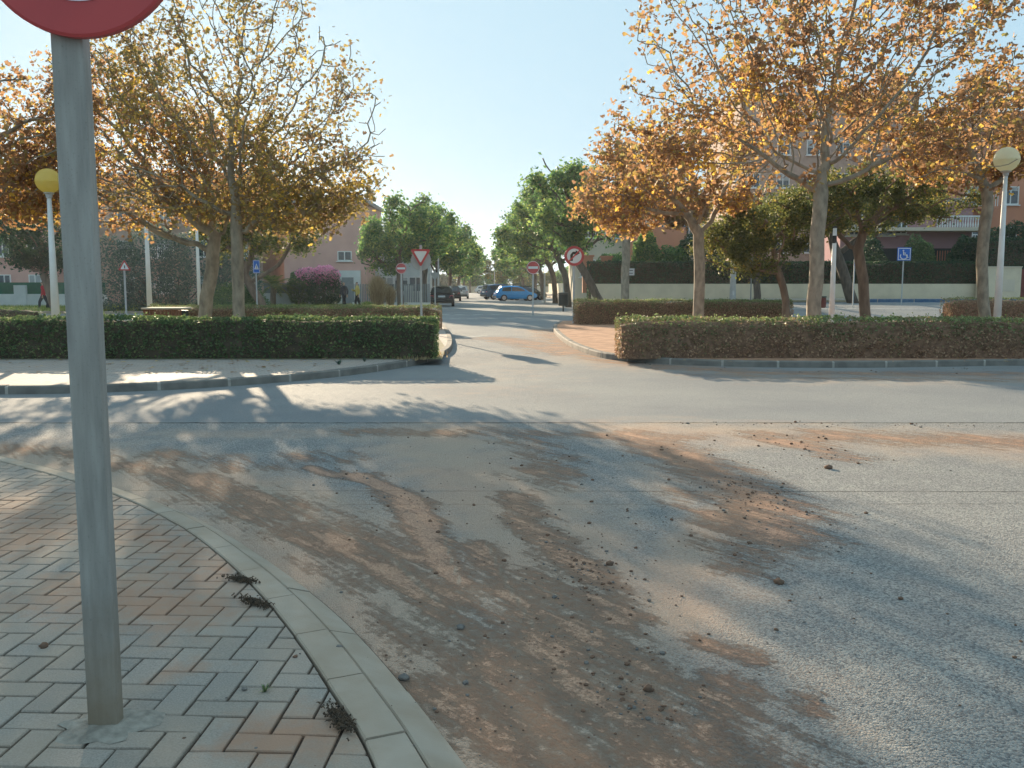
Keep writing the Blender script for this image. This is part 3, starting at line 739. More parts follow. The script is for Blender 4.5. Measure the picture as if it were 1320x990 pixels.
# left island: curved kerb, tiled footway, hedge strip, dry earth
lk_px = [(0, 509.5), (136, 506), (241, 502), (364, 493), (436, 486), (509, 476), (555, 467), (578, 458), (585, 448), (581, 433), (572, 420)]
LK = px_line(lk_px); LK = [Vector((-30, LK[0].y - .3, 0))] + LK + [Vector((street_l(36.0) - .2, 35.5, 0))]
LK = smooth_line(LK, 3)
kerb_blocks('kerb', LK, .14, .12, 1.0, M['kerb_dark'], gap=.045)
LI = offset_line(LK, .14)
LI_s = LI[::2]
foot = [(p.x, p.y) for p in LI_s] + [(-30, 35.5)]
poly_sheet('footway', foot, M['tile'], .112)
def hedge(name, p0, p1, width, z0, h, leafm, n, label, size=.05, seed=0, round_end=False, group=None, top_green=False, core=M['twig'], bulge=.09):
    """clipped hedge between two ground points: dark twiggy body plus thousands of small leaves"""
    p0 = Vector(p0); p1 = Vector(p1); L_ = (p1 - p0).length; ang = math.atan2((p1 - p0).y, (p1 - p0).x)
    root = thing(name, label, 'hedge', (p0.x, p0.y, z0), ang, group)
    if top_green: core = M['twig_dry']
    ns_, nr = max(4, int(L_ / .35)), 10
    mb = MB(); vs = []; fs = []; ins = .07
    for i in range(ns_ + 1):
        x = ins + (L_ - 2 * ins) * i / ns_; e = .75 if i in (0, ns_) else 1
        for k in range(nr):
            a = math.pi * k / (nr - 1); cx_, sx_ = math.cos(a), math.sin(a)
            yy = (width / 2 - ins) * math.copysign(abs(cx_) ** .35, cx_) * e; zz = (h - ins) * abs(sx_) ** .35 * (e * .5 + .5)
            nz = mnoise.noise(Vector((x * 1.3 + seed, yy * 2, zz * 2))) * bulge
            vs.append((x, yy * (1 + nz), zz * (1 + nz) if k not in (0, nr - 1) else -.02))
    for i in range(ns_):
        for k in range(nr - 1): fs.append((i * nr + k, i * nr + k + 1, (i + 1) * nr + k + 1, (i + 1) * nr + k))
    fs.append(tuple(range(nr))); fs.append(tuple(ns_ * nr + k for k in range(nr)))
    mb.add(vs, fs); mb.build('stems', core, root)
    g = rng(seed + 11)
    area = np.array([L_ * h, L_ * width, width * h * 2, L_ * h * .35]); wts = area / area.sum()
    side = g.choice(4, size=n, p=wts)
    x = g.random(n) * L_; y = g.uniform(-width / 2, width / 2, n); z = g.random(n) ** .9 * h
    dep = g.exponential(.022, n)
    y = np.where(side == 0, -width / 2 + dep, y); z = np.where(side == 1, h - dep, z)
    x = np.where(side == 2, np.where(g.random(n) < .5, dep, L_ - dep), x); y = np.where(side == 3, width / 2 - dep, y)
    # rounded upper edges and a slightly wavy surface
    hz = np.array([mnoise.noise(Vector((a * 1.1 + seed, b * 3, c * 3))) for a, b, c in zip(x, y, z)])
    hz2 = np.array([mnoise.noise(Vector((a * 5 + seed, b * 5, c * 5))) for a, b, c in zip(x, y, z)])
    cz = h - .10; over = (z > cz) & (np.abs(y) > width / 2 - .10)
    y = np.where(over, np.sign(y) * (width / 2 - .10 + (np.abs(y) - width / 2 + .10) * .75), y); z = np.where(over, cz + (z - cz) * .8, z)
    y = y + np.where(side == 1, 0, np.sign(y)) * hz * bulge + np.where(side == 1, 0, np.sign(y)) * hz2 * .02
    z = z + np.where(z > h * .6, hz * bulge * .8 + hz2 * .025, 0)
    sh_ = (side == 1) & (g.random(n) < .05); z = z + sh_ * g.random(n) * .09
    keep = (hz2 > -.32) | (g.random(n) < .35)
    pts = np.stack([x, y, z], 1)[keep]; rv = g.random(n)[keep]
    if top_green: rv = np.clip(rv * .6 + (pts[:, 2] / h) ** 1.6 * .6 - .08, 0, 1)
    leaves('foliage', pts, size, leafm, root, seed, SIMPLE, rv, droop=-.2)
    return root
yl = gpt(300, 463, .12).y + .38
hedge('hedge', (-22, yl, 0), (xat(563, yl, .5), yl + .15, 0), .75, .12, .78, M['leaf_hedge'], 46000, 'dense dark green clipped hedge along the tiled footway, left of the street mouth', seed=1, size=.052)
hedge('hedge', (xat(186, 27.5), 28.0, 0), (xat(566, 27.5), 28.6, 0), .7, .10, .76, M['leaf_hedge_dry'], 22000, 'sparser hedge behind the dark green one, starting at a wooden slatted box', seed=2, size=.045, top_green=True)
hedge('hedge', (-30, 28.6, 0), (xat(50, 28.6), 28.6, 0), .7, .10, .70, M['leaf_hedge'], 7000, 'short end of a dark hedge beyond the left globe lamp, by the red jacket walker', seed=3, size=.05)
# soil under the hedges of the left island
poly_sheet('flower_bed', [(-30, yl - .38), (xat(572, yl), yl - .36), (xat(574, yl + 3), yl + 3), (street_l(36) - .45, 35), (-30, 35)], M['dry'], .118)
# right island
rk_px = [(711, 424), (716, 432), (730, 445), (762, 459), (800, 466), (900, 472), (1040, 474.5), (1180, 473.5), (1330, 470.5)]
RK = px_line(rk_px); RK = [Vector((1.9, 35.5, 0))] + RK + [Vector((32, RK[-1].y + .5, 0))]
RK = smooth_line(RK, 3)
kerb_blocks('kerb', RK, .14, .12, 1.0, M['kerb_dark'], gap=.045)
RI = offset_line(RK, .14)[::2]
soil_poly = [(p.x, p.y) for p in RI] + [(32, 35.5)]
poly_sheet('soil', soil_poly, M['soil'], .112)
yr = gpt(1000, 463, .1).y + .1
hedge('hedge', (xat(798, yr, .3), yr + .4, 0), (24, yr + .1, 0), .8, .11, .76, M['leaf_hedge_dry'], 36000, 'long hedge with brown twiggy sides and green top along the right kerb', seed=4, size=.055, top_green=True)
hedge('hedge', (xat(742, 32), 32.3, 0), (xat(1018, 33.2), 33.4, 0), .8, .11, .86, M['leaf_hedge_dry'], 24000, 'second brown and green hedge, beginning behind the no right turn sign', seed=5, size=.05, top_green=True)
hedge('hedge', (xat(1208, 32), 31.5, 0), (30, 31.8, 0), .9, .11, .95, M['leaf_hedge_dry'], 14000, 'hedge block at the right edge behind the thin trunk and the right globe lamp', seed=6, size=.05, top_green=True)

# beyond the islands: kerbs, parking apron, verge
def line_strip(name, pts, w, mat, z=.004, kind='structure'):
    P = [Vector((p[0], p[1], 0)) for p in pts]; A = offset_line(P, w / 2); B = offset_line(P, -w / 2); mb = MB()
    vs = []
    for a, b in zip(A, B): vs += [(a.x, a.y, H(a.x, a.y) + z), (b.x, b.y, H(b.x, b.y) + z)]
    mb.add(vs, [(2 * i, 2 * i + 1, 2 * i + 3, 2 * i + 2) for i in range(len(P) - 1)])
    return struct(mb.build(name, mat))
def seg(p, q_, n=8): return [(p[0] + (q_[0] - p[0]) * i / n, p[1] + (q_[1] - p[1]) * i / n) for i in range(n + 1)]
line_strip('pale_road_mark', seg((xat(612, 60), 60.5), (xat(722, 60), 60), 6), .5, M['paint'])  # pale strip across the street
line_strip('pale_road_mark', seg((xat(662, 46), 45.2), (xat(738, 46), 45.0), 6), .35, M['paint'])  # narrower pale strip on the second carriageway
for u in (573, 592, 616, 640):
    line_strip('pale_road_mark', seg((xat(u - 6, 46), 46.4), (xat(u + 5, 46), 46.2), 2), .55, M['paint'])
for u in (590, 612, 636, 660):
    line_strip('pale_road_mark', seg((xat(u - 7, 42), 40.5), (xat(u + 5, 42), 40.3), 2), .3, M['paint'])
def arrow(u, v, s, rz):
    c = gpt(u, v); poly = [(-.07, -1), (.07, -1), (.07, .2), (.28, .2), (0, 1), (-.28, .2), (-.07, .2)]
    bm = bmesh.new(); vs = []
    for a, b in poly:
        a, b = a * s, b * s; vs.append(bm.verts.new((c.x + a * math.cos(rz) - b * math.sin(rz), c.y + a * math.sin(rz) + b * math.cos(rz), .004)))
    bm.faces.new(vs); me = bpy.data.meshes.new('pale_road_mark'); bm.to_mesh(me); bm.free(); me.materials.append(M['paint'])
    struct(obj_link('pale_road_mark', me))
def obj_link(n, me, parent=None):
    o = bpy.data.objects.new(n, me); C.objects.link(o)
    if parent: o.parent = parent
    return o
arrow(612, 434, .7, R(150))

# verge and pavements past the second carriageway
poly_sheet('verge', [(-60, 48), (street_l(48) - 1.8, 48), (street_l(70) - 1.8, 70), (-14, 75), (-60, 75)], M['dry'], .06)
def side_pave(name, fl, fr, y0, y1, z):
    mb = MB(); vs = []; ys = np.arange(y0, y1 + .1, 4.0)
    for y in ys: vs += [(fl(y), y, z + H(fl(y), y)), (fr(y), y, z + H(fr(y), y))]
    mb.add(vs, [(2 * i, 2 * i + 1, 2 * i + 3, 2 * i + 2) for i in range(len(ys) - 1)]); return struct(mb.build(name, M['tile']))
side_pave('pavement', lambda y: street_l(y) - 1.8, lambda y: street_l(y) - .14, 48, 184, .12)
side_pave('pavement', lambda y: street_r(y) + .14, lambda y: street_r(y) + 2.6, 48, 184, .12)
kerb_blocks('kerb', resample([Vector((street_l(48), 48, 0)), Vector((street_l(184), 184, 0))], 4), .14, .13, 2.0, M['kerb'])
kerb_blocks('kerb', resample([Vector((street_r(184), 184, 0)), Vector((street_r(48), 48, 0))], 4), .14, .13, 2.0, M['kerb'], zbase=.1)
kerb_blocks('kerb', resample([Vector((-50, 48, 0)), Vector((street_l(48), 48, 0))], 4), .14, .13, 2.0, M['kerb'])
# right: raised apron edge in front of the garden wall
mb = MB()
xs = np.arange(street_r(50) + .2, 60, 2.0)
vs = []
for x in xs: vs += [(x, 49.2, H(x, 49.2) + .13), (x, 53.0, H(x, 53) + .13)]
mb.add(vs, [(2 * i, 2 * i + 2, 2 * i + 3, 2 * i + 1) for i in range(len(xs) - 1)]); struct(mb.build('pavement', M['tile']))
M['kerb_blue'] = pm('blue_painted_kerb', (.05, .12, .24), (.12, .2, .3), rough=.7)
kerb_blocks('kerb', [Vector((60, 49.2, 0)), Vector((xat(1215, 49), 49.2, 0)), Vector((xat(1120, 49), 49.2, 0))], .2, .16, 2.0, M['kerb_blue'], gap=.05, zbase=.6)
line_strip('pale_road_mark', seg((xat(1010, 40), 39.6), (xat(1240, 40), 39.2), 10), .18, M['paint'])
line_strip('pale_road_mark', seg((xat(1030, 46), 44.6), (xat(1130, 46), 44.6), 10), .18, M['paint'])

# ------------------------------------------------------------------ stones, mud crumbs, litter on the ground
M['clod'] = pm('mud_clod', (.20, .11, .07), (.13, .085, .06), rough=.95, scale=30, bump=.4, bscale=90)
M['stone'] = pm('grey_stone', (.13, .12, .11), (.20, .18, .16), rough=.9, scale=30, bump=.4, bscale=90)
def rock_geo(c, r, seed, flat=.6, sub=1):
    bm = bmesh.new(); bmesh.ops.create_icosphere(bm, subdivisions=sub, radius=r)
    for q_ in bm.verts:
        n = mnoise.noise(q_.co * (1.6 / r) + Vector((seed * 3.7, seed, 0))); q_.co *= 1 + n * .55; q_.co.z *= flat
        q_.co += Vector(c)
    bm.verts.index_update(); vs = [q_.co.copy() for q_ in bm.verts]; fs = [[q_.index for q_ in f.verts] for f in bm.faces]; bm.free(); return vs, fs
crumbs = MB(); g = random.Random(12)
CR = [([(660, 640), (720, 690), (790, 760), (800, 830)], .28, 150), ([(860, 570), (940, 620), (1000, 690), (960, 740)], .35, 190), ([(1000, 560), (1080, 595)], .25, 60),
      ([(730, 830), (800, 890)], .25, 60), ([(1000, 770), (1100, 840), (1200, 900)], .7, 45), ([(560, 600), (700, 640), (600, 800)], .8, 60), ([(450, 600), (560, 680)], .15, 60),
      ([(500, 860), (620, 960)], .25, 40), ([(860, 545), (1320, 550)], .1, 60), ([(700, 430), (860, 475), (1300, 482)], .3, 70), ([(820, 470), (1300, 476)], .1, 60), ([(330, 620), (1200, 760)], 2.0, 45), ([(640, 560), (900, 980)], .6, 110), ([(940, 620), (990, 660)], .16, 120), ([(740, 720), (790, 770)], .12, 90), ([(790, 880), (840, 930)], .12, 60)]
for pts, w, n in CR:
    L_ = px_line(pts)
    for _ in range(int(n * 1.3)):
        k = g.randrange(len(L_) - 1); p = L_[k].lerp(L_[k + 1], g.random()); x = p.x + g.gauss(0, w); y = p.y + g.gauss(0, w * .7)
        r = min(.015, .0032 * math.exp(g.gauss(.2, .65))) * (1.3 if y > 8 else 1)
        if y < 1.5: continue
        dn = nearest_on(inn, Vector((x, y, 0)))
        a = min(segs, key=lambda s_: ((s_[0] + s_[1]) / 2 - Vector((x, y))).length_squared); nn = Vector(((a[1] - a[0]).y, -(a[1] - a[0]).x)).normalized()
        z = 0 if (Vector((x, y)) - a[0]).dot(nn) < -.28 else ZP
        vs, fs = rock_geo((x, y, z + r * .3), r, g.random() * 50); crumbs.add(vs, fs, g.choice((0, 0, 1)))
struct(crumbs.build('mud_crumbs', [M['clod'], M['stone']]), 'stuff')
for u, v, r, z, mt, lab in [
    (1004, 752, .026, 0, 'clod', 'dark clod of mud lying alone on the clean asphalt right of the mud tracks'),
    (594, 810, .018, 0, 'stone', 'small grey stone in the middle of the muddy swath beside the curved kerb'),
    (521, 876, .022, 0, 'stone', 'pale grey stone at the foot of the curved kerb'),
    (57, 834, .018, ZP, 'clod', 'little dark lump on the herringbone pavers left of the sign post'),
    (836, 890, .02, 0, 'clod', 'dark lump of earth lowest of the loose lumps on the muddy road'),
    (786, 728, .022, 0, 'clod', 'brown lump at the edge of the crumbled mud track in mid road'),
    (1068, 604, .032, 0, 'clod', 'lump of red earth below the sandy band on the right of the road'),
    (1051, 467, .05, 0, 'stone', 'grey stone lying against the right island kerb')]:
    p = gpt(u, v, z); vs, fs = rock_geo((0, 0, 0), r, u, .65, 2); mb = MB(); mb.add(vs, fs)
    nm = 'stone' if mt == 'stone' else 'mud_clod'
    o = mb.build(nm, M[mt], smooth=True); o.location = (p.x, p.y, p.z + r * .35); tag(o, lab, 'stone' if mt == 'stone' else 'lump of mud')
def litter(u, v, z, ln, rz, n, lab, seed, name='leaf_litter', cat='plant debris', mat=None, wid=.06):
    """flattened heap of dead twigs and leaves"""
    g = random.Random(seed); p = gpt(u, v, z); mb = MB(); L_ = []
    for _ in range(n):
        a = g.gauss(0, ln * .45); b = g.gauss(0, wid * .25); h = abs(g.gauss(0, .004)) + .002; d = g.uniform(0, 6.28); l = g.uniform(.006, .018)
        x, y = a * math.cos(rz) - b * math.sin(rz), a * math.sin(rz) + b * math.cos(rz)
        mb.tube([(x, y, h), (x + l * math.cos(d) * .5, y + l * math.sin(d) * .5, h + g.uniform(.002, .008)), (x + l * math.cos(d), y + l * math.sin(d), h)], [.0035, .0025, .0008], n=4)
    o = mb.build(name, mat or M['dark_litter']); o.location = p; tag(o, lab, cat); return o
M['dark_litter'] = pm('rotting_leaves', (.05, .042, .032), (.10, .065, .04), rough=.95, scale=60)
litter(312, 748, ZP + .005, .10, R(-25), 230, 'dark heap of rotting leaves on the kerb joint, the farther one', 1)
litter(330, 778, ZP + .005, .12, R(-35), 260, 'dark heap of rotting leaves on the kerb joint, second heap just below the farther', 2)
litter(438, 928, ZP + .005, .11, R(-62), 300, 'blackish plant debris along the kerb joint near the bottom edge', 3)
def weed(u, v, z, h, n, lab, seed, mat='grass', name='weed', cat='weed', spread=.5):
    g = random.Random(seed); mb = MB(); at = []
    for _ in range(n):
        d = g.uniform(0, 6.28); l = h * g.uniform(.5, 1.1); t = g.uniform(.1, spread); w = h * .05
        q0 = Vector((math.cos(d), math.sin(d), 0)); s_ = Vector((-q0.y, q0.x, 0)) * w; b0 = q0 * g.uniform(0, h * .12)
        m1 = b0 + q0 * l * t * .4 + Vector((0, 0, l * .6)); e = b0 + q0 * l * t + Vector((0, 0, l * (1 - t * .4)))
        mb.add([b0 - s_, b0 + s_, m1 + s_ * .8, m1 - s_ * .8, e], [(0, 1, 2, 3), (3, 2, 4)]); r_ = g.random(); at += [r_, r_]
    me = bpy.data.meshes.new(name); me.from_pydata([tuple(x) for x in mb.v], [], mb.f); me.materials.append(M[mat])
    a = me.attributes.new('rnd', 'FLOAT', 'FACE'); a.data.foreach_set('value', at)
    o = obj_link(name, me); o.location = gpt(u, v, z); tag(o, lab, cat); return o
weed(341, 893, ZP - .005, .04, 26, 'tiny green weed growing in a joint between the pavers', 5, 'leaf_hedge', spread=1.3)
weed(1049, 467, 0, .16, 60, 'low weed sprouting at the foot of the right island kerb', 6, 'leaf_blue', spread=1.4)
weed(437, 470, .11, .14, 40, 'small dark weed on the edge of the left footway', 7, 'leaf_blue', spread=1.4)
weed(470, 466, .11, .10, 40, 'smaller weed on the left footway, nearer to the street mouth', 8, 'leaf_blue', spread=1.4)

# ------------------------------------------------------------------ near sign on its post
pb = gpt(137, 935, ZP)
sign_z = zat(-83, pb.y)
t = thing('traffic_sign', 'round red rimmed sign on a thick grey steel post standing in the near pavers', 'traffic sign', (pb.x, pb.y, ZP))
mb = MB(); mb.box((0, 0, 1.4), (.098, .05, 2.9), bev=.006)
mb.build('post', M['post'], t)
def disc(mb, r, y, z, n=48, r0=0.0, mi=None):
    """ring or disc facing the camera side (-y)"""
    vs = []; fs = []
    for k in range(n):
        a = 2 * math.pi * k / n
        vs.append((r * math.cos(a), y, z + r * math.sin(a)))
        if r0: vs.append((r0 * math.cos(a), y, z + r0 * math.sin(a)))
    if r0:
        for k in range(n): k2 = (k + 1) % n; fs.append((2 * k, 2 * k + 1, 2 * k2 + 1, 2 * k2))
    else: fs.append(tuple(range(n)))
    mb.add(vs, fs, mi); return mb
def drum(mb, r, y0, y1, z, n=48, lip=.004):
    vs = []; fs = []
    prof = [(r * .97, y0 - .0), (r, y0 + lip), (r, y1 - lip), (r * .97, y1)]
    for rr, y in prof:
        for k in range(n): a = 2 * math.pi * k / n; vs.append((rr * math.cos(a), y, z + rr * math.sin(a)))
    for i in range(3):
        for k in range(n): k2 = (k + 1) % n; fs.append((i * n + k, i * n + k2, (i + 1) * n + k2, (i + 1) * n + k))
    fs.append(tuple(range(n))); fs.append(tuple(3 * n + k for k in range(n))); mb.add(vs, fs); return mb
zc = sign_z - ZP; rs = .31
ox = xat(102, pb.y - .04, sign_z) - pb.x
pl = drum(MB(), rs, -.062, -.032, zc, 64).build('plate', M['red'], t, smooth=False); pl.location.x = ox
cd = disc(MB(), .208, -.0645, zc, 64).build('white_centre', M['sign_white'], pl)
for dz in (-.2, .2):
    b_ = MB(); b_.box((0, -.028, zc + dz), (.16, .008, .03)); b_.build('bracket', M['galv_dull'], t)
# cement collar at the foot
mb = MB(); g = random.Random(9); n = 22; vs = [(0, 0, .012)]; fs = []
for ring, (rr, z) in enumerate([(.06, .016), (.085, .012), (.115, .001)]):
    for k in range(n):
        a = 2 * math.pi * k / n; q_ = rr * (1 + 0.4 * mnoise.noise(Vector((math.cos(a) * 2.1, math.sin(a) * 2.1, ring * .3)))) * (1.15 if ring == 2 else 1)
        vs.append((q_ * math.cos(a) * 1.15, q_ * math.sin(a) * .95, z + g.uniform(-.002, .003)))
for k in range(n): fs.append((0, 1 + k, 1 + (k + 1) % n))
for r_ in range(2):
    for k in range(n): k2 = (k + 1) % n; fs.append((1 + r_ * n + k, 1 + (r_ + 1) * n + k, 1 + (r_ + 1) * n + k2, 1 + r_ * n + k2))
mb.add(vs, fs); M['cement'] = pm('rough_cement', (.20, .18, .15), (.33, .30, .25), rough=.95, scale=25, bump=.9, bscale=70, dist=.008)
mb.build('footing', M['cement'], t, smooth=True)

# ------------------------------------------------------------------ street signs
def post_at(mb, h, r=.03, x=0, y=0): return mb.tube([(x, y, -.1), (x, y, h)], r, n=8)
def sign_root(u, y, label, z0=None, rz=0.0, group=None, cat='traffic sign', name='traffic_sign'):
    x = xat(u, y); z = H(x, y) if z0 is None else z0
    return thing(name, label, cat, (x, y, z), rz, group), z
def round_sign(u, y, vc, r, label, kind, z0=None, postm='galv_dull', top_extra=0.0, pr=.03, rz=0.0):
    t, z = sign_root(u, y, label, z0, rz); c = zat(vc, y) - z
    mb = MB(); post_at(mb, c + r * .8 + top_extra, pr); mb.build('post', M[postm], t)
    pl = drum(MB(), r, -.06, -.035, c, 32).build('plate', M['red'] if kind != 'back' else M['sign_back'], t)
    if kind == 'no_entry':
        mb = MB(); mb.box((0, -.063, c), (r * 1.45, .004, r * .36)); mb.build('white_bar', M['sign_white'], pl)
        mb = MB(); disc(mb, r * .96, -.0625, c, 32, r0=r * .90); mb.build('rim', M['sign_white'], pl)
    if kind == 'no_right':
        disc(MB(), r * .74, -.063, c, 32).build('white_centre', M['sign_white'], pl)
        mb = MB(); w = r * .13
        # arrow: up, then turning right
        mb.prism_y([(-r * .28 - w, c - r * .5), (-r * .28 + w, c - r * .5), (-r * .28 + w, c + r * .02), (-r * .1, c + r * .16), (r * .16, c + r * .16), (r * .16, c + r * .16 + 2 * w), (-r * .16, c + r * .16 + 2 * w), (-r * .28 - w, c + r * .12)], -.068, -.064)
        mb.prism_y([(r * .14, c + r * .02), (r * .58, c + r * .16 + w), (r * .14, c + r * .3 + 2 * w)], -.068, -.064)
        mb.build('arrow', M['black'], pl)
        mb = MB(); a = R(45); mb.prism_y([(p[0] * math.cos(a) - p[1] * math.sin(a), c + p[0] * math.sin(a) + p[1] * math.cos(a)) for p in [(-r * .75, -r * .07), (r * .75, -r * .07), (r * .75, r * .07), (-r * .75, r * .07)]], -.0725, -.069)
        mb.build('diagonal_bar', M['red'], pl)
    return t
def tri(cx_, cz, s, down=True, k=1.0):
    h = s * .866 * k; sg = -1 if down else 1; s = s * k
    pts = []; V3 = [(cx_ - s / 2, cz - sg * h / 3), (cx_ + s / 2, cz - sg * h / 3), (cx_, cz + sg * h * 2 / 3)]
    for i in range(3):
        p = Vector(V3[i]); a = Vector(V3[(i - 1) % 3]); b = Vector(V3[(i + 1) % 3])
        pts += [tuple(p + (a - p) * .07), tuple(p + (b - p) * .07)]
    return pts
def tri_sign(u, y, vc, s, label, down=True, back=False, z0=None, pr=.03, rz=0.0, symbol=False):
    t, z = sign_root(u, y, label, z0, rz); c = zat(vc, y) - z
    mb = MB(); post_at(mb, c + .3, pr); mb.build('post', M['galv_dull'], t)
    mb = MB(); mb.prism_y(tri(0, c, s, down), -.06, -.035); pl = mb.build('plate', M['sign_back'] if back else M['red'], t)
    if not back:
        mb = MB(); mb.prism_y(tri(0, c, s, down, .66), -.066, -.0605); mb.build('white_centre', M['sign_white'], pl)
        if symbol:
            mb = MB(); mb.tube([(0, -.07, c - s * .12), (0, -.07, c + s * .12)], s * .035, n=6); mb.build('symbol', M['black'], pl)
    return t
# give way sign with the back plate of a round sign behind it
t = tri_sign(543.5, 26.5, 329, .60, 'give way triangle on a post at the left hedge end, grey round plate behind it', z0=.12, pr=.035)
c = zat(333, 26.5) - .12
drum(MB(), .30, .035, .055, c - .06, 32).build('rear_plate', M['sign_back'], t)
round_sign(518, 50, 346, .30, 'no entry sign on the left, standing beside the straw coloured grass clump', 'no_entry', pr=.05)
round_sign(739.5, 33.0, 330, .36, 'no right turn sign with a black arrow at the corner of the soil island', 'no_right', z0=.11, pr=.045)
round_sign(687, 45, 345, .33, 'no entry sign on a thin post in the side road before the blue car', 'no_entry', pr=.04)
tri_sign(561, 56, 355, .62, 'grey back of a small triangular sign in front of the black parked car', back=True, pr=.045)
tri_sign(163, 45, 344, .62, 'narrow warning triangle with red border on a grey pole before the large blue green shrub', down=False, pr=.05, symbol=True)
_t = [o for o in C.objects if o.get('label', '').startswith('narrow warning')][0]; _t.rotation_euler = (0, 0, R(40))
def panel_sign(u, y, v0, v1, w, label, pm_='blue', postm='galv_dull', z0=None, pr=.03, rz=0.0, name='traffic_sign', cat='traffic sign', frame=True):
    t, z = sign_root(u, y, label, z0, rz, name=name, cat=cat); a, b = zat(v1, y) - z, zat(v0, y) - z
    mb = MB(); post_at(mb, b - .03, pr); mb.build('post', M[postm], t)
    mb = MB(); mb.box((0, -.05, (a + b) / 2), (w, .03, b - a), bev=.008); pl = mb.build('plate', M[pm_], t)
    if frame:
        mb = MB(); h = (b - a); zc_ = (a + b) / 2; e = w * .045
        for sx in (-1, 1): mb.box((sx * (w / 2 - e * 1.6), -.067, zc_), (e, .003, h - e * 2.2))
        for sz in (-1, 1): mb.box((0, -.067, zc_ + sz * (h / 2 - e * 1.6)), (w - e * 4.2, .003, e))
        mb.build('border', M['sign_white'], pl)
    return t, pl, (a + b) / 2, b - a
# disabled parking sign
t, pl, zc_, hh_ = panel_sign(1161, 42, 319, 336, .64, 'blue parking sign with a white wheelchair symbol in front of the dark hedge')
mb = MB(); s_ = hh_
pts = []
for k in range(13):
    a = R(150 + k * 20); pts.append((-.02 * 1 + .17 * s_ / .64 * math.cos(a) * 1.0, -.07, zc_ - .10 * s_ / .64 + .15 * s_ / .64 * math.sin(a)))
mb.tube(pts, .022, n=6); mb.build('wheel_symbol', M['sign_white'], pl)
mb = MB(); q_ = s_ / .64
mb.tube([(-.05 * q_, -.07, zc_ + .12 * q_), (-.03 * q_, -.07, zc_ - .04 * q_), (.09 * q_, -.07, zc_ - .04 * q_), (.15 * q_, -.07, zc_ - .17 * q_), (.20 * q_, -.07, zc_ - .16 * q_)], .024, n=6)
mb.tube([(-.04 * q_, -.07, zc_ + .05 * q_), (.07 * q_, -.07, zc_ + .04 * q_)], .02, n=6)
mb.lathe((-.055 * q_, -.07, zc_ + .165 * q_), [(.005, -.035), (.035, -.02), (.04, 0), (.035, .02), (.005, .035)], n=10)
mb.build('figure_symbol', M['sign_white'], pl)
# pedestrian crossing panel
t, pl, zc_, hh_ = panel_sign(332, 40, 335.5, 352, .30, 'narrow blue crossing sign with a white triangle by the leaning trunk', rz=R(35))
mb = MB(); mb.prism_y([(-.1, zc_ - .12), (.1, zc_ - .12), (0, zc_ + .14)], -.07, -.0665); tr_ = mb.build('white_triangle', M['sign_white'], pl)
mb = MB(); mb.tube([(-.03, -.073, zc_ - .1), (0, -.073, zc_ - .02), (.03, -.073, zc_ - .1)], .01, n=5); mb.tube([(0, -.073, zc_ - .03), (0, -.073, zc_ + .05)], .012, n=5); mb.build('walking_figure', M['black'], tr_)
# small white information plate on a red brown pole
t, pl, zc_, hh_ = panel_sign(809.5, 47, 346, 355, .60, 'small white notice on a reddish brown pole in front of the beige wall', pm_='sign_white', postm='rust', frame=False, name='notice_sign', cat='sign', pr=.04)
for r_ in (-1, 1):
    mb = MB(); mb.box((0, -.067, zc_ + r_ * .07), (.44, .003, .035)); mb.build('lettering', M['dark'], pl)
panel_sign(967, 44, 331.5, 345, .22, 'small grey plate on a dark pole under the feathery tree', pm_='galv_dull', postm='galv', frame=False, name='street_sign', cat='sign', pr=.03)
panel_sign(1098.5, 40, 326, 343, .5, 'blue and white panel sign seen almost edge on, right of the pale trunk', pm_='blue', rz=R(62), name='street_sign', cat='sign', frame=True)

# ------------------------------------------------------------------ lamps and poles
def lamp(u, y, vtop, label, globe_r=.30, z0=.11, globe=True, r0=.10, r1=.045, name='street_lamp', cat='street lamp', group='globe street lamps'):
    x = xat(u, y, 0.2); t = thing(name, label, cat, (x, y, z0), 0, group)
    top = zat(vtop, y) - z0
    gh = top - globe_r * 2 if globe else top
    mb = MB(); mb.tube([(0, 0, -.05), (0, 0, gh)], [r0, r1], n=14); pole = mb.build('pole', M['white'], t, smooth=True)
    mb = MB(); mb.box((0, -r0 * .93, .5), (.09, .02, .22), bev=.004); mb.build('access_door', M['white'], pole)
    mb = MB(); mb.lathe((0, 0, 0), [(r0 * 1.7, -.02), (r0 * 1.7, .02), (r0 * 1.15, .05)], n=16); mb.build('base_plate', M['galv_dull'], t)
    if globe:
        mb = MB(); mb.lathe((0, 0, gh), [(r1, -.08), (r1 * 1.3, -.07), (r1 * 1.6, 0), (globe_r * .42, .03), (globe_r * .38, .05)], n=16); mb.build('collar', M['galv_dull'], t)
        pr = [(globe_r * math.sin(a), gh + .03 + globe_r - globe_r * math.cos(a)) for a in [R(k) for k in range(22, 159, 8)]]
        pr += [(globe_r * .12, gh + .03 + globe_r * 1.99)]
        mb = MB(); mb.lathe((0, 0, 0), pr, n=28); gm_ = M['globe_pale'] if u > 1000 else M['globe']; gl = mb.build('globe', gm_, t, smooth=True)
        mb = MB(); mb.lathe((0, 0, 0), [(globe_r * 1.005, gh + globe_r * 1.0), (globe_r * 1.02, gh + globe_r * 1.03), (globe_r * 1.005, gh + globe_r * 1.06)], n=28); mb.build('seam_band', gm_, gl, smooth=True)
    return t
lamp(1284, 22.5, 191, 'white lamp post with a large yellowish globe at the right edge')
lamp(74, 19.4, 219, 'white lamp post with a yellow globe shining among the leaves behind the near sign post', globe_r=.26)
lamp(194, 30.5, 230, 'white lamp post rising beside the wooden slatted box', z0=.11)
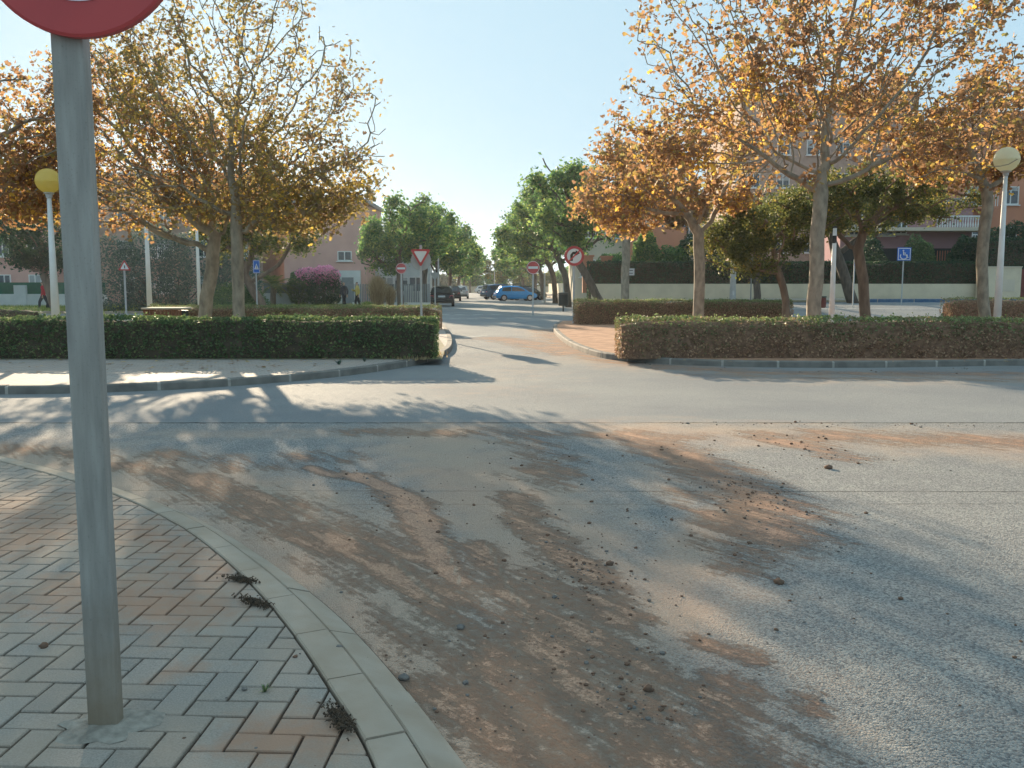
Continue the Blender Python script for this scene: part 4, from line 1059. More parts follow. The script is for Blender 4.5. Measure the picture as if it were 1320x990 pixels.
lamp(258, 34, 240, 'thin white lamp post just left of the leaning plane tree trunk', z0=.0, globe_r=.26, r0=.08, r1=.04)
lamp(944, 47, 210, 'white lamp post behind the hedge, head hidden in leaves, right of the middle plane tree', z0=.6, globe_r=.35, r0=.17, r1=.08)
lamp(1071, 24, 293, 'bare white post without a globe just right of the big pale plane tree', globe=False, r0=.085, r1=.05, name='white_post', cat='post', group=None)
tp = [o for o in C.objects if o.name.startswith('white_post')][0]
zt = zat(293, 24) - .11
mb = MB(); mb.tube([(0, 0, zt - .42), (0, 0, zt - .22)], .056, n=12); mb.build('dark_band', M['dark'], tp)
mb = MB(); mb.lathe((0, 0, zt), [(.06, -.02), (.065, .0), (.03, .03)], n=12); mb.build('cap', M['dark'], tp)
for u, y, vt, lab in [(553.5, 62, 338, 'thin pale pole behind the triangular sign by the black car'), (565.5, 75, 330, 'taller thin grey pole left of the street beyond the black car'),
                      (637.5, 150, 344, 'faint thin pole at the far end of the street'), (727, 62, 350, 'pale pole among the trunks on the right side of the street'), (702, 76, 352, 'thin pole beside the parked cars on the right')]:
    x = xat(u, y); mb = MB(); mb.tube([(0, 0, -.05), (0, 0, zat(vt, y) - H(x, y))], [.09, .06], n=8); mb.tube([(0, 0, -.02), (0, 0, .12)], .13, n=8)
    o = mb.build('metal_pole', M['galv_dull']); o.location = (x, y, H(x, y)); tag(o, lab, 'pole')

# ------------------------------------------------------------------ bins and the slatted box
x = xat(213, 26.8); t = thing('planter_box', 'reddish brown wooden slatted box at the end of the left back hedge', 'planter', (x, 27.0, .11))
w = (241 - 192) / F * 27
mb = MB()
for k in range(14): mb.box((-w / 2 + w * (k + .5) / 14, -.34, .36), (w / 14 - .015, .03, .66))
for k in range(8): mb.box((-w / 2 - .0, -.32 + .64 * (k + .5) / 8, .36), (.03, .064, .66))
mb.build('slats', M['wood'], t)
mb = MB(); mb.box((0, 0, .33), (w - .06, .58, .62)); mb.build('liner', M['dark'], t)
mb = MB(); mb.box((0, 0, .71), (w + .08, .78, .05), bev=.01); mb.build('rim', M['cream'], t)
def bin_(u, y, v1, lab, mt, r=.22):
    x = xat(u, y); z = H(x, y); h = zat(v1, y) - z; t = thing('litter_bin', lab, 'litter bin', (x, y, z))
    mb = MB(); mb.tube([(0, 0, 0), (0, 0, h * .4)], .04, n=8); mb.build('stand', M['dark'], t)
    mb = MB(); mb.lathe((0, 0, h * .3), [(r * .85, 0), (r, .05), (r, h * .6), (r * .9, h * .62)], n=16); mb.build('drum', M[mt], t)
    mb = MB(); mb.lathe((0, 0, h * .93), [(r * 1.08, 0), (r * 1.05, .05), (r * .5, h * .07)], n=16); mb.build('lid', M['dark'], t)
bin_(1057, 38, 382, 'reddish brown litter bin right of the big pale trunk', 'rust'); bin_(726, 52, 377, 'dark litter bin on the right pavement beneath the street trees', 'dark', .3)

# ------------------------------------------------------------------ cars
def car(u, y, rz, paint, label, scale=(1, 1, 1), estate=False):
    x = xat(u, y); t = thing('parked_car', label, 'car', (x, y, H(x, y)), rz, 'cars parked in the street'); t.scale = scale
    m = pm('car_paint', paint, tuple(c * .9 for c in paint), rough=.25, spec=.6, metal=.2)
    L_ = 4.1
    st = [(-2.05, .78, .45, .70), (-2.0, .82, .30, .82), (-1.75, .86, .25, .90), (-1.2, .87, .22, .92), (0, .87, .20, .93), (.8, .87, .20, .93), (1.3, .86, .22, .88), (1.75, .83, .26, .78), (2.0, .76, .32, .66), (2.07, .68, .42, .58)]
    def loft(st_f, n):
        vs = []; fs = []
        for r_ in st_f: vs += r_
        for i in range(len(st_f) - 1):
            for k in range(n): k2 = (k + 1) % n; fs.append((i * n + k, i * n + k2, (i + 1) * n + k2, (i + 1) * n + k))
        fs.append(tuple(range(n))); fs.append(tuple((len(st_f) - 1) * n + k for k in range(n))[::-1]); return vs, fs
    rows = []
    for px_, w, zb, zt_ in st:
        rows.append([(px_, -w * .92, zb), (px_, -w, zb + .12), (px_, -w, (zb + zt_) / 2 + .05), (px_, -w * .97, zt_ - .05), (px_, -w * .86, zt_), (px_, 0, zt_ + .03), (px_, w * .86, zt_), (px_, w * .97, zt_ - .05), (px_, w, (zb + zt_) / 2 + .05), (px_, w, zb + .12), (px_, w * .92, zb), (px_, 0, zb)])
    mb = MB(); mb.add(*loft(rows, 12))
    rx = -1.75 if estate else -1.45
    cab = [(-2.0 if estate else -1.9, .76, .88, .90), (rx, .66, .88, 1.40), (-.6, .68, .9, 1.47), (.15, .67, .9, 1.45), (.55, .64, .9, 1.34), (1.25, .74, .86, .90)]
    rows = []
    for px_, w, zb, zt_ in cab:
        rows.append([(px_, -.8, zb), (px_, -w - .02, max(zb + .01, zt_ - .1)), (px_, -w * .85, zt_), (px_, 0, zt_ + .03), (px_, w * .85, zt_), (px_, w + .02, max(zb + .01, zt_ - .1)), (px_, .8, zb)])
    mb.add(*loft(rows, 7)); mb.build('body', m, t, smooth=False)
    def quad(name, pts, mt, off):
        p = [Vector(q_) for q_ in pts]; n_ = (p[1] - p[0]).cross(p[2] - p[0]).normalized()
        if n_.dot(Vector(off)) < 0: n_ = -n_
        mb = MB(); k = len(p)
        mb.add([q_ + n_ * .012 for q_ in p] + [q_ - n_ * .004 for q_ in p], [tuple(range(k)), tuple(range(2 * k - 1, k - 1, -1))] + [(i, (i + 1) % k, (i + 1) % k + k, i + k) for i in range(k)])
        return mb.build(name, mt, t)
    for s_ in (-1, 1):
        quad('side_window', [(-1.45, s_ * .795, .95), (-.55, s_ * .80, .95), (-.55, s_ * .705, 1.36), (rx + .08, s_ * .70, 1.30)], M['glass'], (0, s_, 0))
        quad('side_window', [(-.48, s_ * .80, .95), (.98, s_ * .79, .95), (.50, s_ * .69, 1.24), (.12, s_ * .70, 1.35), (-.48, s_ * .705, 1.36)], M['glass'], (0, s_, 0))
        quad('headlight', [(2.04, s_ * .40, .56), (1.98, s_ * .70, .58), (1.90, s_ * .74, .68), (1.98, s_ * .42, .66)], M['sign_white'], (1, 0, 0))
        quad('tail_light', [(-2.045, s_ * .55, .62), (-2.02, s_ * .80, .60), (-1.99, s_ * .80, .80), (-2.03, s_ * .60, .80)], M['red'], (-1, 0, 0))
        mb = MB(); mb.box((.85, s_ * .93, .98), (.14, .16, .11), bev=.03); mb.build('mirror', m, t)
        for wx in (-1.28, 1.30):
            wb = MB(); vs = []
            wb.tube([(wx, s_ * .90, .31), (wx, s_ * .70, .31)], .315, n=20); wh = wb.build('tyre', M['tyre'], t)
            rb_ = MB(); rb_.tube([(wx, s_ * .905, .31), (wx, s_ * .89, .31)], .2, n=14); rb_.build('rim', M['rim'], wh)
    quad('windscreen', [(1.22, -.62, .93), (1.22, .62, .93), (.58, .52, 1.33), (.58, -.52, 1.33)], M['glass'], (1, 0, .5))
    quad('rear_window', [((-1.99 if estate else -1.86), -.6, .98), ((-1.99 if estate else -1.86), .6, .98), (rx - .04, .52, 1.35), (rx - .04, -.52, 1.35)], M['glass'], (-1, 0, .5))
    mb = MB(); mb.box((-2.06, 0, .72), (.02, .5, .12)); mb.build('number_plate', M['sign_white'], t)
    for bx_, bw_ in ((-2.03, 1.5), (2.03, 1.3)): mb = MB(); mb.box((bx_, 0, .41), (.12, bw_, .15), bev=.03); mb.build('bumper', M['dark'], t)
    return t
HE = R(90) + .06
car(570, 66, HE, (.012, .014, .018), 'black hatchback parked at the left kerb, seen from behind')
car(594, 104, HE, (.50, .53, .54), 'silver hatchback parked on the left, farther than the black one')
car(582.5, 88, HE, (.06, .05, .05), 'dark car squeezed between the black and the silver one on the left')
car(664, 88, R(12), (.02, .30, .72), 'bright blue small car parked at an angle on the right')
car(646, 97, R(28), (.05, .11, .19), 'dark blue grey car half hidden behind the bright blue one', scale=(1.05, 1.0, 1.12), estate=True)
car(678, 93, R(18), (.015, .03, .025), 'dark green car whose nose shows right of the bright blue car')
car(626, 168, R(5), (.55, .55, .53), 'pale car crossing the far end of the street')

# ------------------------------------------------------------------ walls, fences
def wallbox(name, label, cat, p0, p1, z0, h, th, mat, cap=None, part='masonry', panels=None):
    p0 = Vector((p0[0], p0[1], 0)); p1 = Vector((p1[0], p1[1], 0)); L_ = (p1 - p0).length; a = math.atan2((p1 - p0).y, (p1 - p0).x)
    t = thing(name, label, cat, (p0.x, p0.y, z0), a)
    mb = MB(); mb.box((L_ / 2, 0, h / 2 - .15), (L_, th, h + .3)); mb.build(part, mat, t)
    if cap: mb = MB(); mb.box((L_ / 2, 0, h + .03), (L_ + .06, th + .08, .06)); mb.build('coping', cap, t)
    return t, L_
yw = 53.4
t, L_ = wallbox('garden_wall', 'long low beige garden wall under the tall dark hedge on the right', 'wall', (xat(762, yw), yw), (xat(1262, yw), yw), .55, 1.05, .25, M['beige'])
wallbox('gate_wall', 'taller beige wall block with a meter panel at the far right end', 'wall', (xat(1258, yw - .6), yw - .6), (xat(1312, yw - .6), yw - .6), .55, zat(345, yw) - .55, .3, M['beige'], M['cream'])
gw = [o for o in C.objects if o.name.startswith('gate_wall')][0]
mb = MB(); mb.box((1.55, -.165, .95), (1.1, .02, .7)); mb.build('meter_panel', M['cream'], gw)
wallbox('gate', 'dark brown garden gate beyond the beige wall block at the right edge', 'gate', (xat(1313, yw - .5), yw - .5), (xat(1345, yw - .5), yw - .5), .55, 1.9, .06, M['rust'], part='panel')
hedge('hedge', (xat(757, yw + .6), yw + .6, 0), (xat(1262, yw + .6), yw + .6, 0), .9, .6, zat(337.5, yw + .6) - .6, M['leaf_dark'], 30000, 'tall very dark hedge growing above the long beige garden wall', seed=8, size=.11)
hedge('hedge', (xat(1258, yw + .5), yw + .5, 0), (xat(1420, yw + .5), yw + .7, 0), .9, .6, zat(308, yw + .6) - .6, M['leaf_dark'], 12000, 'high dark hedge above the gate block at the right edge', seed=9, size=.12)
# left side walls
yv = 64
t, L_ = wallbox('garden_wall', 'white garden wall behind the two walkers, with grey panels on top', 'wall', (xat(340, yv), yv), (xat(440, yv), yv), 0, .95, .25, M['whitewall'])
for k in range(6):
    mb = MB(); mb.box((L_ * (k + .5) / 6, .02, .95 + .36), (L_ / 6 - .08, .05, .70)); mb.build('fence_panel', M['greyfence'], t)
t, L_ = wallbox('garden_wall', 'white wall with square pillars and green mesh at the far left', 'wall', (xat(-140, 60), 60), (xat(138, 60), 60), 0, zat(379, 60), .25, M['whitewall'])
for uu in (29, 110, -60):
    mb = MB(); xx = xat(uu, 60) - xat(-140, 60); mb.box((xx, -.02, .72), (.8, .4, 1.6)); mb.build('pillar', M['whitewall'], t)
mb = MB(); mb.box((L_ / 2, .0, zat(372, 60)), (L_ - .1, .04, .82)); mb.build('mesh_panel', M['greenfence'], t)
t, L_ = wallbox('garden_fence', 'blue grey fence of upright slats behind the straw grass clump', 'fence', (xat(455, 62), 62), (xat(556, 62), 61), 0, .35, .2, M['whitewall'])
mb = MB()
for k in range(44): mb.box((L_ * (k + .5) / 44, 0, .95), (.07, .03, 1.3))
mb.build('slats', M['greyfence'], t)
wallbox('end_wall', 'pale wall closing the far end of the street', 'wall', (xat(560, 186), 186), (xat(720, 186), 186), 0, 1.3, .3, M['cream'])
t, L_ = wallbox('garden_wall', 'beige wall running beside the right pavement behind the street trees', 'wall', (street_r(54) + 2.9, 54), (street_r(150) + 2.9, 150), .3, 1.5, .25, M['beige'])
t, L_ = wallbox('garden_wall', 'grey wall running beside the left pavement behind the parked cars', 'wall', (street_l(62) - 2.2, 62), (street_l(160) - 2.2, 160), 0, 1.5, .25, M['whitewall'])

# ------------------------------------------------------------------ buildings
def window(parent, x, y, z, w, h, shutter=0.0, fm='white'):
    mb = MB(); e = .07; yy = y - .03
    for sx in (-1, 0, 1): mb.box((x + sx * (w / 2 - (e / 2 if sx else 0)), yy, z), (e, .10, h))
    for sz in (-1, 1): mb.box((x, yy + .004, z + sz * (h / 2 - e / 2)), (w - .002, .10, e))
    mb.box((x, yy - .05, z - h / 2 - .05), (w + .2, .22, .07))
    f = mb.build('window', M[fm], parent)
    mb = MB(); mb.box((x, y - .008, z), (w - .04, .03, h - .04)); mb.build('pane', M['glass'], f)
    if shutter: mb = MB(); mb.box((x, y - .03, z + h / 2 - h * shutter / 2), (w - .1, .03, h * shutter)); mb.build('blind', M['shutter'], f)
def building(label, u0, u1, y, z0, vtop, depth, wallm, rows, cols, wsize=(1.2, 1.3), flat=True, name='apartment_building', cat='building', roofm=None, zfirst=1.6, floor=2.9, balcony=False, overhang=.3, skipf=None, rot=0):
    x0, x1 = xat(u0, y, zat(vtop, y)), xat(u1, y, zat(vtop, y)); w = x1 - x0; h = zat(vtop, y) - z0
    t = thing(name, label, cat, (x0, y, z0), rot)
    mb = MB(); mb.box((w / 2, depth / 2, h / 2 - .2), (w, depth, h + .4)); mb.build('wall', M[wallm], t)
    if flat:
        mb = MB(); mb.box((w / 2, depth / 2 - overhang / 2, h + .15), (w + .5, depth + .5 + overhang, .3)); rf = mb.build('roof', roofm or M['slab'], t)
        mb = MB(); mb.box((w * .3, depth * .4, h + .9), (1.0, .8, 1.2)); mb.build('chimney', M[wallm], rf)
        mb = MB(); mb.box((w * .62, depth * .3, h + .8), (.8, .8, 1.0)); mb.build('chimney', M[wallm], rf)
    else:
        mb = MB(); o = .5; hh = depth * .22
        mb.add([(-o, -o, h), (w + o, -o, h), (w + o, depth + o, h), (-o, depth + o, h), (-o + depth * .4, depth / 2, h + hh), (w + o - depth * .4, depth / 2, h + hh),
                (-o, -o, h - .15), (w + o, -o, h - .15), (w + o, depth + o, h - .15), (-o, depth + o, h - .15)],
               [(0, 1, 5, 4), (1, 2, 5), (2, 3, 4, 5), (3, 0, 4), (6, 7, 1, 0), (7, 8, 2, 1), (8, 9, 3, 2), (9, 6, 0, 3), (9, 8, 7, 6)])
        mb.build('roof', roofm or M['rooftile'], t)
    for r_ in range(rows):
        for c_ in range(cols):
            if skipf and skipf(r_, c_): continue
            zz = zfirst + r_ * floor
            if zz + wsize[1] / 2 > h - .2: continue
            window(t, w * (c_ + .5) / cols, 0, zz, wsize[0], wsize[1], shutter=((r_ * 7 + c_ * 5) % 3) * .25)
            if balcony and c_ % 2 == 0:
                mb = MB(); bx = w * (c_ + .5) / cols
                mb.box((bx, -.6, zz - wsize[1] / 2 - .3), (wsize[0] + 1.2, 1.2, .16)); bl = mb.build('balcony', M[wallm], t)
                mb = MB()
                for k in range(15): mb.box((bx - (wsize[0] + 1.1) / 2 + (wsize[0] + 1.1) * k / 14, -1.17, zz - wsize[1] / 2 + .22), (.04, .04, .86))
                mb.box((bx, -1.17, zz - wsize[1] / 2 + .68), (wsize[0] + 1.2, .07, .06)); mb.build('railing', M['white'], bl)
    return t
building('wide brown block with a flat roof behind the autumn trees on the left', -120, 335, 74, 0, 228, 12, 'brownwall', 3, 9, balcony=True)
building('pinkish block with tall windows at the far left edge', -260, 60, 70.5, 0, 262, 3, 'pinkwall', 3, 8, (1.0, 1.5), flat=True)
th = building('salmon coloured house wall with one white framed window, behind the pink flowering bush', 364, 470, 73, 0, 262, 9, 'pinkwall', 0, 0, name='house', cat='house')
window(th, xat(442, 73) - xat(364, 73), 0, zat(330, 73), 1.15, .78)
mb = MB(); mb.box((xat(449, 73) - xat(364, 73), -.3, 1.35), (1.7, .6, 2.7)); pr_ = mb.build('porch', M['whitewall'], th)
mb = MB(); mb.box((xat(447, 73) - xat(364, 73), -.62, 1.1), (.95, .04, 2.1)); mb.build('door', M['greyfence'], th)
building('white house mostly hidden by the green trees on the left of the street', 470, 545, 78, 0, 325, 9, 'whitewall', 1, 4, name='house', cat='house')
building('tall stone coloured apartment block with a flat roof and chimneys behind the big plane tree', 955, 1185, 82, .6, 124, 14, 'brownwall', 5, 6)
building('terracotta coloured building with tiled eaves at the far right', 1236, 1520, 66, .6, 172, 12, 'salmon', 3, 6, flat=False, balcony=True)
th = building('mauve pink house with a white balustrade behind the clipped round bushes', 1085, 1255, 60, .6, 262, 5.5, 'mauve', 0, 0, name='house', cat='house')
wx = lambda u: xat(u, 60, 4) - xat(1085, 60, zat(262, 60))
window(th, wx(1141), 0, zat(288, 60) - .6, 1.0, 1.6); window(th, wx(1160), 0, zat(290, 60) - .6, .8, 1.2); window(th, wx(1100), 0, zat(288, 60) - .6, 1.0, 1.6)
mb = MB(); mb.box((wx(1170), -.75, zat(297, 60) - .6), (9.2, 1.5, .22)); bl = mb.build('balcony_slab', M['cream'], th)
mb = MB()
for k in range(18): mb.lathe((wx(1194) + k * .165, -1.4, zat(296, 60) - .6), [(.035, 0), (.06, .2), (.03, .42), (.05, .62), (.05, .7)], n=8)
mb.box((wx(1219), -1.4, zat(281, 60) - .6), (3.0, .16, .1)); mb.build('balustrade', M['white'], bl)
mb = MB(); mb.box((wx(1170), -.02, zat(330, 60) - .6), (8.8, .06, 1.0)); po = mb.build('porch_shade_panel', M['dark'], th)  # flat dark panel stands in for the shade inside the porch
mb = MB()
for k in range(14): mb.box((wx(1208) + k * .17, -.09, zat(332, 60) - .6), (.04, .05, .9))
mb.build('railing', M['salmon'], th)
th = building('cream and peach house glimpsed over the hedge behind the notice sign', 742, 905, 68, .6, 268, 8, 'cream', 2, 5, name='house', cat='house', flat=False, zfirst=2.2, roofm=M['rooftile'])
mb = MB(); mb.box((xat(845, 68) - xat(742, 68), -.5, 2.6), (4.2, 1.0, 5.2)); mb.build('entrance_wing', M['salmon'], th)
building('beige apartment block seen far down the right side behind the street trees', 745, 960, 120, .6, 255, 14, 'cream', 3, 8)
# garden pillars along the right
for u in (757, 781):
    x = xat(u, 55); mb = MB(); mb.box((0, 0, 1.1), (.62, .5, 2.2)); mb.box((0, 0, 2.24), (.76, .64, .1)); o = mb.build('gate_pillar', M['salmon']); o.location = (x, 55, .6 + (.45 if u == 757 else .4))
    tag(o, 'peach gate pillar, the one nearer the street, behind the no right turn sign' if u == 757 else 'peach gate pillar, the one nearer the small white notice', 'pillar', None)

# ------------------------------------------------------------------ plane trees (autumn)
def aut_rnd(pts, rv): return np.clip(rv * .9 + (1 - np.clip((pts[:, 2] - 2.6) / 4.5, 0, 1)) * .10, 0, 1)
def plane(u, y, label, th, rt, lean, blobs, natt, nleaf, seed, size=.12, z0=.11, leafm='leaf_plane', D=.27, hole=.35, curve=0.0, dk=.42, spread=.16, hs=.9):
    x = xat(u, y, .5); t = thing('plane_tree', label, 'tree', (x, y, z0), 0, 'autumn plane trees on the islands')
    tree_meshes(t, trunk_line(th, lean, n=8, wob=.025, seed=seed, curve=curve), blobs, natt, rt, M['bark_plane'], M[leafm], nleaf, size, seed, D=D, shape=LOBED, rndf=aut_rnd, hole=hole, dk=dk, spread=spread, hs=hs, wexp=1.1, low=1.2)
    return t
# big right tree
plane(1048, 21, 'tallest plane tree on the right, thick pale trunk behind the hedge and rusty leaves', 3.55, .165, (.05, 0),
      [((-.2, 0, 6.6), (3.2, 2.6, 2.8)), ((2.6, .2, 6.9), (2.2, 2.0, 2.3)), ((-2.6, 0, 5.6), (2.2, 1.8, 1.9)), ((.3, 0, 9.0), (2.9, 2.0, 1.9)), ((-2.9, .3, 7.6), (1.5, 1.1, 1.3)), ((-2.0, -.2, 4.3), (2.8, 1.5, .8)), ((2.4, .2, 4.6), (2.6, 1.4, .9)), ((3.6, 0, 8.4), (1.4, 1.2, 1.2)), ((-2.4, 0, 4.8), (2.4, 1.5, .9)), ((2.6, 0, 5.0), (2.6, 1.5, .8)), ((.8, .4, 5.2), (2.4, 1.4, .7))], 2900, 14000, 21, hole=.25, D=.22, dk=.34, hs=.6)
plane(902, 28, 'smaller rust brown plane tree with a straight trunk between the two right hedges', 3.0, .17, (-.1, 0),
      [((-.9, 0, 4.9), (2.4, 1.8, 1.7)), ((-2.4, 0, 4.2), (1.7, 1.4, 1.3)), ((.9, 0, 5.2), (1.9, 1.4, 1.6)), ((-2.6, 0, 5.6), (1.0, .9, .7))], 1300, 7800, 22, size=.13, hole=.2)
plane(1271, 26, 'slender plane tree with a crooked brown trunk beside the right globe lamp', 3.6, .16, (-.15, 0),
      [((-.4, 0, 5.8), (2.4, 1.9, 1.7)), ((1.6, 0, 6.0), (2.0, 1.6, 1.6)), ((-2.1, 0, 5.2), (2.0, 1.3, 1.3)), ((-3.2, 0, 6.2), (1.6, 1.2, 1.3))], 1100, 10000, 23, size=.13, curve=-.12)
# left pair
plane(310, 20.5, 'plane tree with a straight smooth yellowish trunk behind the left hedge', 3.0, .135, (-.02, 0),
      [((.0, 0, 5.9), (2.9, 2.1, 2.5)), ((1.9, 0, 5.0), (1.7, 1.5, 2.0)), ((.3, 0, 7.6), (1.9, 1.2, 1.1)), ((1.6, 0, 3.3), (2.0, 1.2, .8)), ((2.7, 0, 4.2), (1.0, .8, 1.3)), ((-1.5, 0, 3.8), (2.0, 1.2, .9)), ((.8, .2, 3.5), (2.7, 1.6, .8)), ((-1.2, .2, 3.5), (2.5, 1.5, .8)), ((1.0, 0, 4.0), (2.6, 1.8, .8)), ((-1.9, 0, 6.6), (1.3, 1.0, 1.0))], 3000, 14500, 31, leafm='leaf_olive', hole=.2, size=.095, D=.21, dk=.32, hs=.5)
plane(259, 22, 'plane tree with a leaning mottled grey trunk, left of the straight yellowish trunk', 2.6, .16, (.4, .1),
      [((-1.8, 0, 3.4), (2.5, 1.5, .8)), ((-.2, .3, 3.6), (2.2, 1.5, .7)), ((-1.7, 0, 4.9), (2.4, 1.9, 1.9)), ((.2, 0, 4.3), (2.2, 1.8, 1.1)), ((-2.4, 0, 3.7), (1.8, 1.4, 1.0)), ((-2.2, 0, 6.0), (1.6, 1.2, 1.1)), ((-3.5, 0, 4.8), (1.2, 1.2, 1.4))], 2500, 14500, 32, hole=.2, size=.095, D=.21, dk=.32, hs=.5)
plane(-95, 21, 'orange brown plane tree reaching in from the left edge above the lamp', 2.8, .16, (.2, 0),
      [((1.6, 0, 4.6), (2.2, 1.8, 1.6)), ((2.7, 0, 4.2), (1.4, 1.2, 1.4)), ((.4, 0, 5.3), (1.9, 1.8, 1.4)), ((2.8, .2, 5.4), (1.0, .9, .9)), ((1.8, 0, 3.2), (1.3, 1.2, .7))], 1300, 6500, 33, hole=.15, size=.115)
plane(806, 44, 'rusty plane tree standing farther back, left of the straight trunked one', 3.4, .2, (0, 0),
      [((1.0, 0, 6.0), (2.6, 2.0, 2.2)), ((-.6, 0, 5.6), (1.7, 1.6, 1.6)), ((0, 0, 7.3), (1.3, 1.2, .9)), ((2.5, 0, 5.0), (2.2, 1.5, 1.3))], 600, 9000, 24, size=.18, z0=.3)
# trees standing beside the camera, outside the picture: none are needed

# ------------------------------------------------------------------ green trees
def green(u, y, label, th, rt, lean, blobs, natt, nleaf, seed, size=.2, leafm='leaf_green', bark='bark_dark', D=.4, dk=.6, spread=.22, hole=.2, name='street_tree', group='green street trees', z0=None, curve=0.0, droop=.1, tip=.014):
    x = xat(u, y, .5); z = H(x, y) if z0 is None else z0
    t = thing(name, label, 'tree', (x, y, z), 0, group)
    tree_meshes(t, trunk_line(th, lean, n=6, wob=.04, seed=seed, curve=curve), blobs, natt, rt, M[bark], M[leafm], nleaf, size, seed, D=D, hole=hole, dk=dk, spread=spread, droop=droop, tip=tip, thr=6)
    return t
fe = dict(leafm='leaf_feather', bark='bark_mid', name='feathery_tree', group='feathery trees behind the right hedges')
green(1015, 29.5, 'feathery olive tree with a bent thin trunk at the end of the second hedge', 2.2, .12, (-.5, .1), [((-.8, 0, 3.3), (2.0, 1.7, 1.0)), ((-1.7, 0, 2.5), (1.7, 1.3, .9)), ((.7, 0, 3.8), (1.7, 1.5, .9)), ((-1.0, 0, 2.1), (1.3, .9, .6))], 520, 20000, 41, size=.10, D=.25, dk=.4, spread=.13, curve=.15, z0=.11, droop=.6, **fe)
green(1118, 30, 'feathery olive green tree with a forked reddish trunk near the edge on blue sign', 2.6, .17, (-.35, .1), [((0, 0, 4.4), (2.6, 2.2, 1.2)), ((-1.6, 0, 3.9), (1.9, 1.6, 1.0)), ((1.9, 0, 4.2), (1.9, 1.6, 1.0))], 500, 18000, 42, size=.10, D=.25, dk=.4, spread=.13, z0=.11, droop=.6, **fe)
green(1100, 46, 'dark trunked tree leaning left in front of the beige wall, feathery crown', 3.2, .26, (-1.2, 0), [((-.8, 0, 5.0), (3.0, 2.4, 1.5)), ((2.0, 0, 5.2), (2.6, 2.0, 1.4)), ((-3.4, 0, 4.6), (2.3, 2.0, 1.2))], 420, 13000, 43, size=.16, D=.35, z0=.6, droop=.6, leafm='leaf_feather', bark='bark_dark', name='feathery_tree', group='feathery trees behind the right hedges')
green(975, 42, 'dark green tree over the wall hedge, between the middle plane tree and the lamp post', 2.4, .16, (0, 0), [((0, 0, 3.9), (2.0, 1.8, 1.2)), ((1.5, 0, 4.3), (1.7, 1.5, 1.0))], 300, 9000, 44, size=.14, leafm='leaf_feather', z0=.55)
# right row along the street
green(782, 48.5, 'street tree with a dark trunk leaning left in front of the beige wall', 2.6, .22, (-1.5, 0), [((-2.0, 0, 6.2), (2.0, 2.0, 2.1)), ((-2.6, 0, 4.9), (2.2, 2.0, 1.3)), ((-.6, 0, 4.4), (1.7, 1.6, 1.2)), ((-3.2, 0, 7.2), (1.2, 1.1, 1.1))], 420, 13000, 51)
green(733, 62, 'dense dark green street tree on the right beyond the leaning one', 2.4, .22, (-.3, 0), [((-1.5, 0, 6.4), (2.9, 2.6, 2.8)), ((-3.3, 0, 5.0), (2.1, 2.0, 2.0)), ((-2.6, 0, 8.0), (1.5, 1.3, 1.3)), ((-.8, 0, 4.4), (2.4, 2, 1.2))], 420, 15000, 52, size=.22, hole=.1)
green(716, 76, 'dark street tree on the right whose lower boughs hang above the cars', 2.4, .22, (-.2, 0), [((-1.3, 0, 6.0), (3.2, 2.8, 3.2)), ((-3.4, 0, 4.8), (2.0, 2.0, 1.9))], 400, 13000, 53, size=.25, leafm='leaf_green', hole=.1)
green(700, 92, 'street tree on the right behind the parked blue cars', 2.6, .22, (-.2, 0), [((-1.0, 0, 6.0), (3.4, 3.0, 3.1)), ((-2.6, 0, 5.0), (2.2, 2.0, 2.0))], 360, 10000, 54, size=.3, hole=.12)
green(690, 112, 'far street tree on the right, second from the end', 2.6, .22, (0, 0), [((-1.5, 0, 6.0), (3.6, 3.2, 3.2))], 300, 8000, 55, size=.34)
green(674, 140, 'last street tree on the right before the end of the street', 2.6, .22, (0, 0), [((-1, 0, 6.0), (4.0, 3.2, 3.4))], 260, 7000, 56, size=.4)
green(640, 176, 'bushy tree at the far end of the street, right of centre', 2.0, .22, (0, 0), [((0, 0, 4.4), (4.0, 3.0, 2.6)), ((4, 0, 5), (3.6, 3, 3))], 260, 6000, 57, size=.45, leafm='leaf_feather')
green(606, 180, 'bushy tree at the far end of the street, left of centre', 2.0, .22, (0, 0), [((0, 0, 5.2), (4.6, 3.0, 3.4))], 240, 6000, 58, size=.45, leafm='leaf_green')
# left row
green(516, 54, 'bright green street tree nearest on the left, behind the no entry sign', 2.6, .2, (0, 0), [((-.6, 0, 4.3), (2.0, 1.9, 1.5)), ((1.1, 0, 4.9), (1.9, 1.8, 1.7)), ((.3, 0, 6.0), (1.5, 1.4, 1.1)), ((-1.5, 0, 3.2), (1.2, 1.1, .7))], 420, 13000, 61)
green(546, 64, 'green street tree on the left above the black parked car', 2.6, .2, (.1, 0), [((0, 0, 5.1), (2.6, 2.3, 2.2)), ((.9, 0, 6.2), (1.6, 1.5, 1.2))], 400, 12000, 62, size=.23)
green(560, 79, 'green street tree on the left, third along the kerb', 2.6, .2, (.1, 0), [((.6, 0, 5.2), (2.9, 2.6, 2.5)), ((1.6, 0, 6.4), (1.7, 1.6, 1.2))], 380, 10000, 63, size=.26)
green(578, 98, 'green street tree on the left, level with the silver car', 2.6, .2, (.2, 0), [((.6, 0, 5.2), (3.1, 2.7, 2.8))], 320, 9000, 64, size=.3)
green(590, 120, 'farther green street tree on the left', 2.6, .2, (.2, 0), [((.6, 0, 5.4), (3.3, 2.7, 3.0))], 300, 7000, 65, size=.35)
green(597, 148, 'last green street tree on the left before the end of the street', 2.6, .2, (.2, 0), [((.6, 0, 5.6), (3.6, 3, 3.2))], 260, 6000, 66, size=.4)
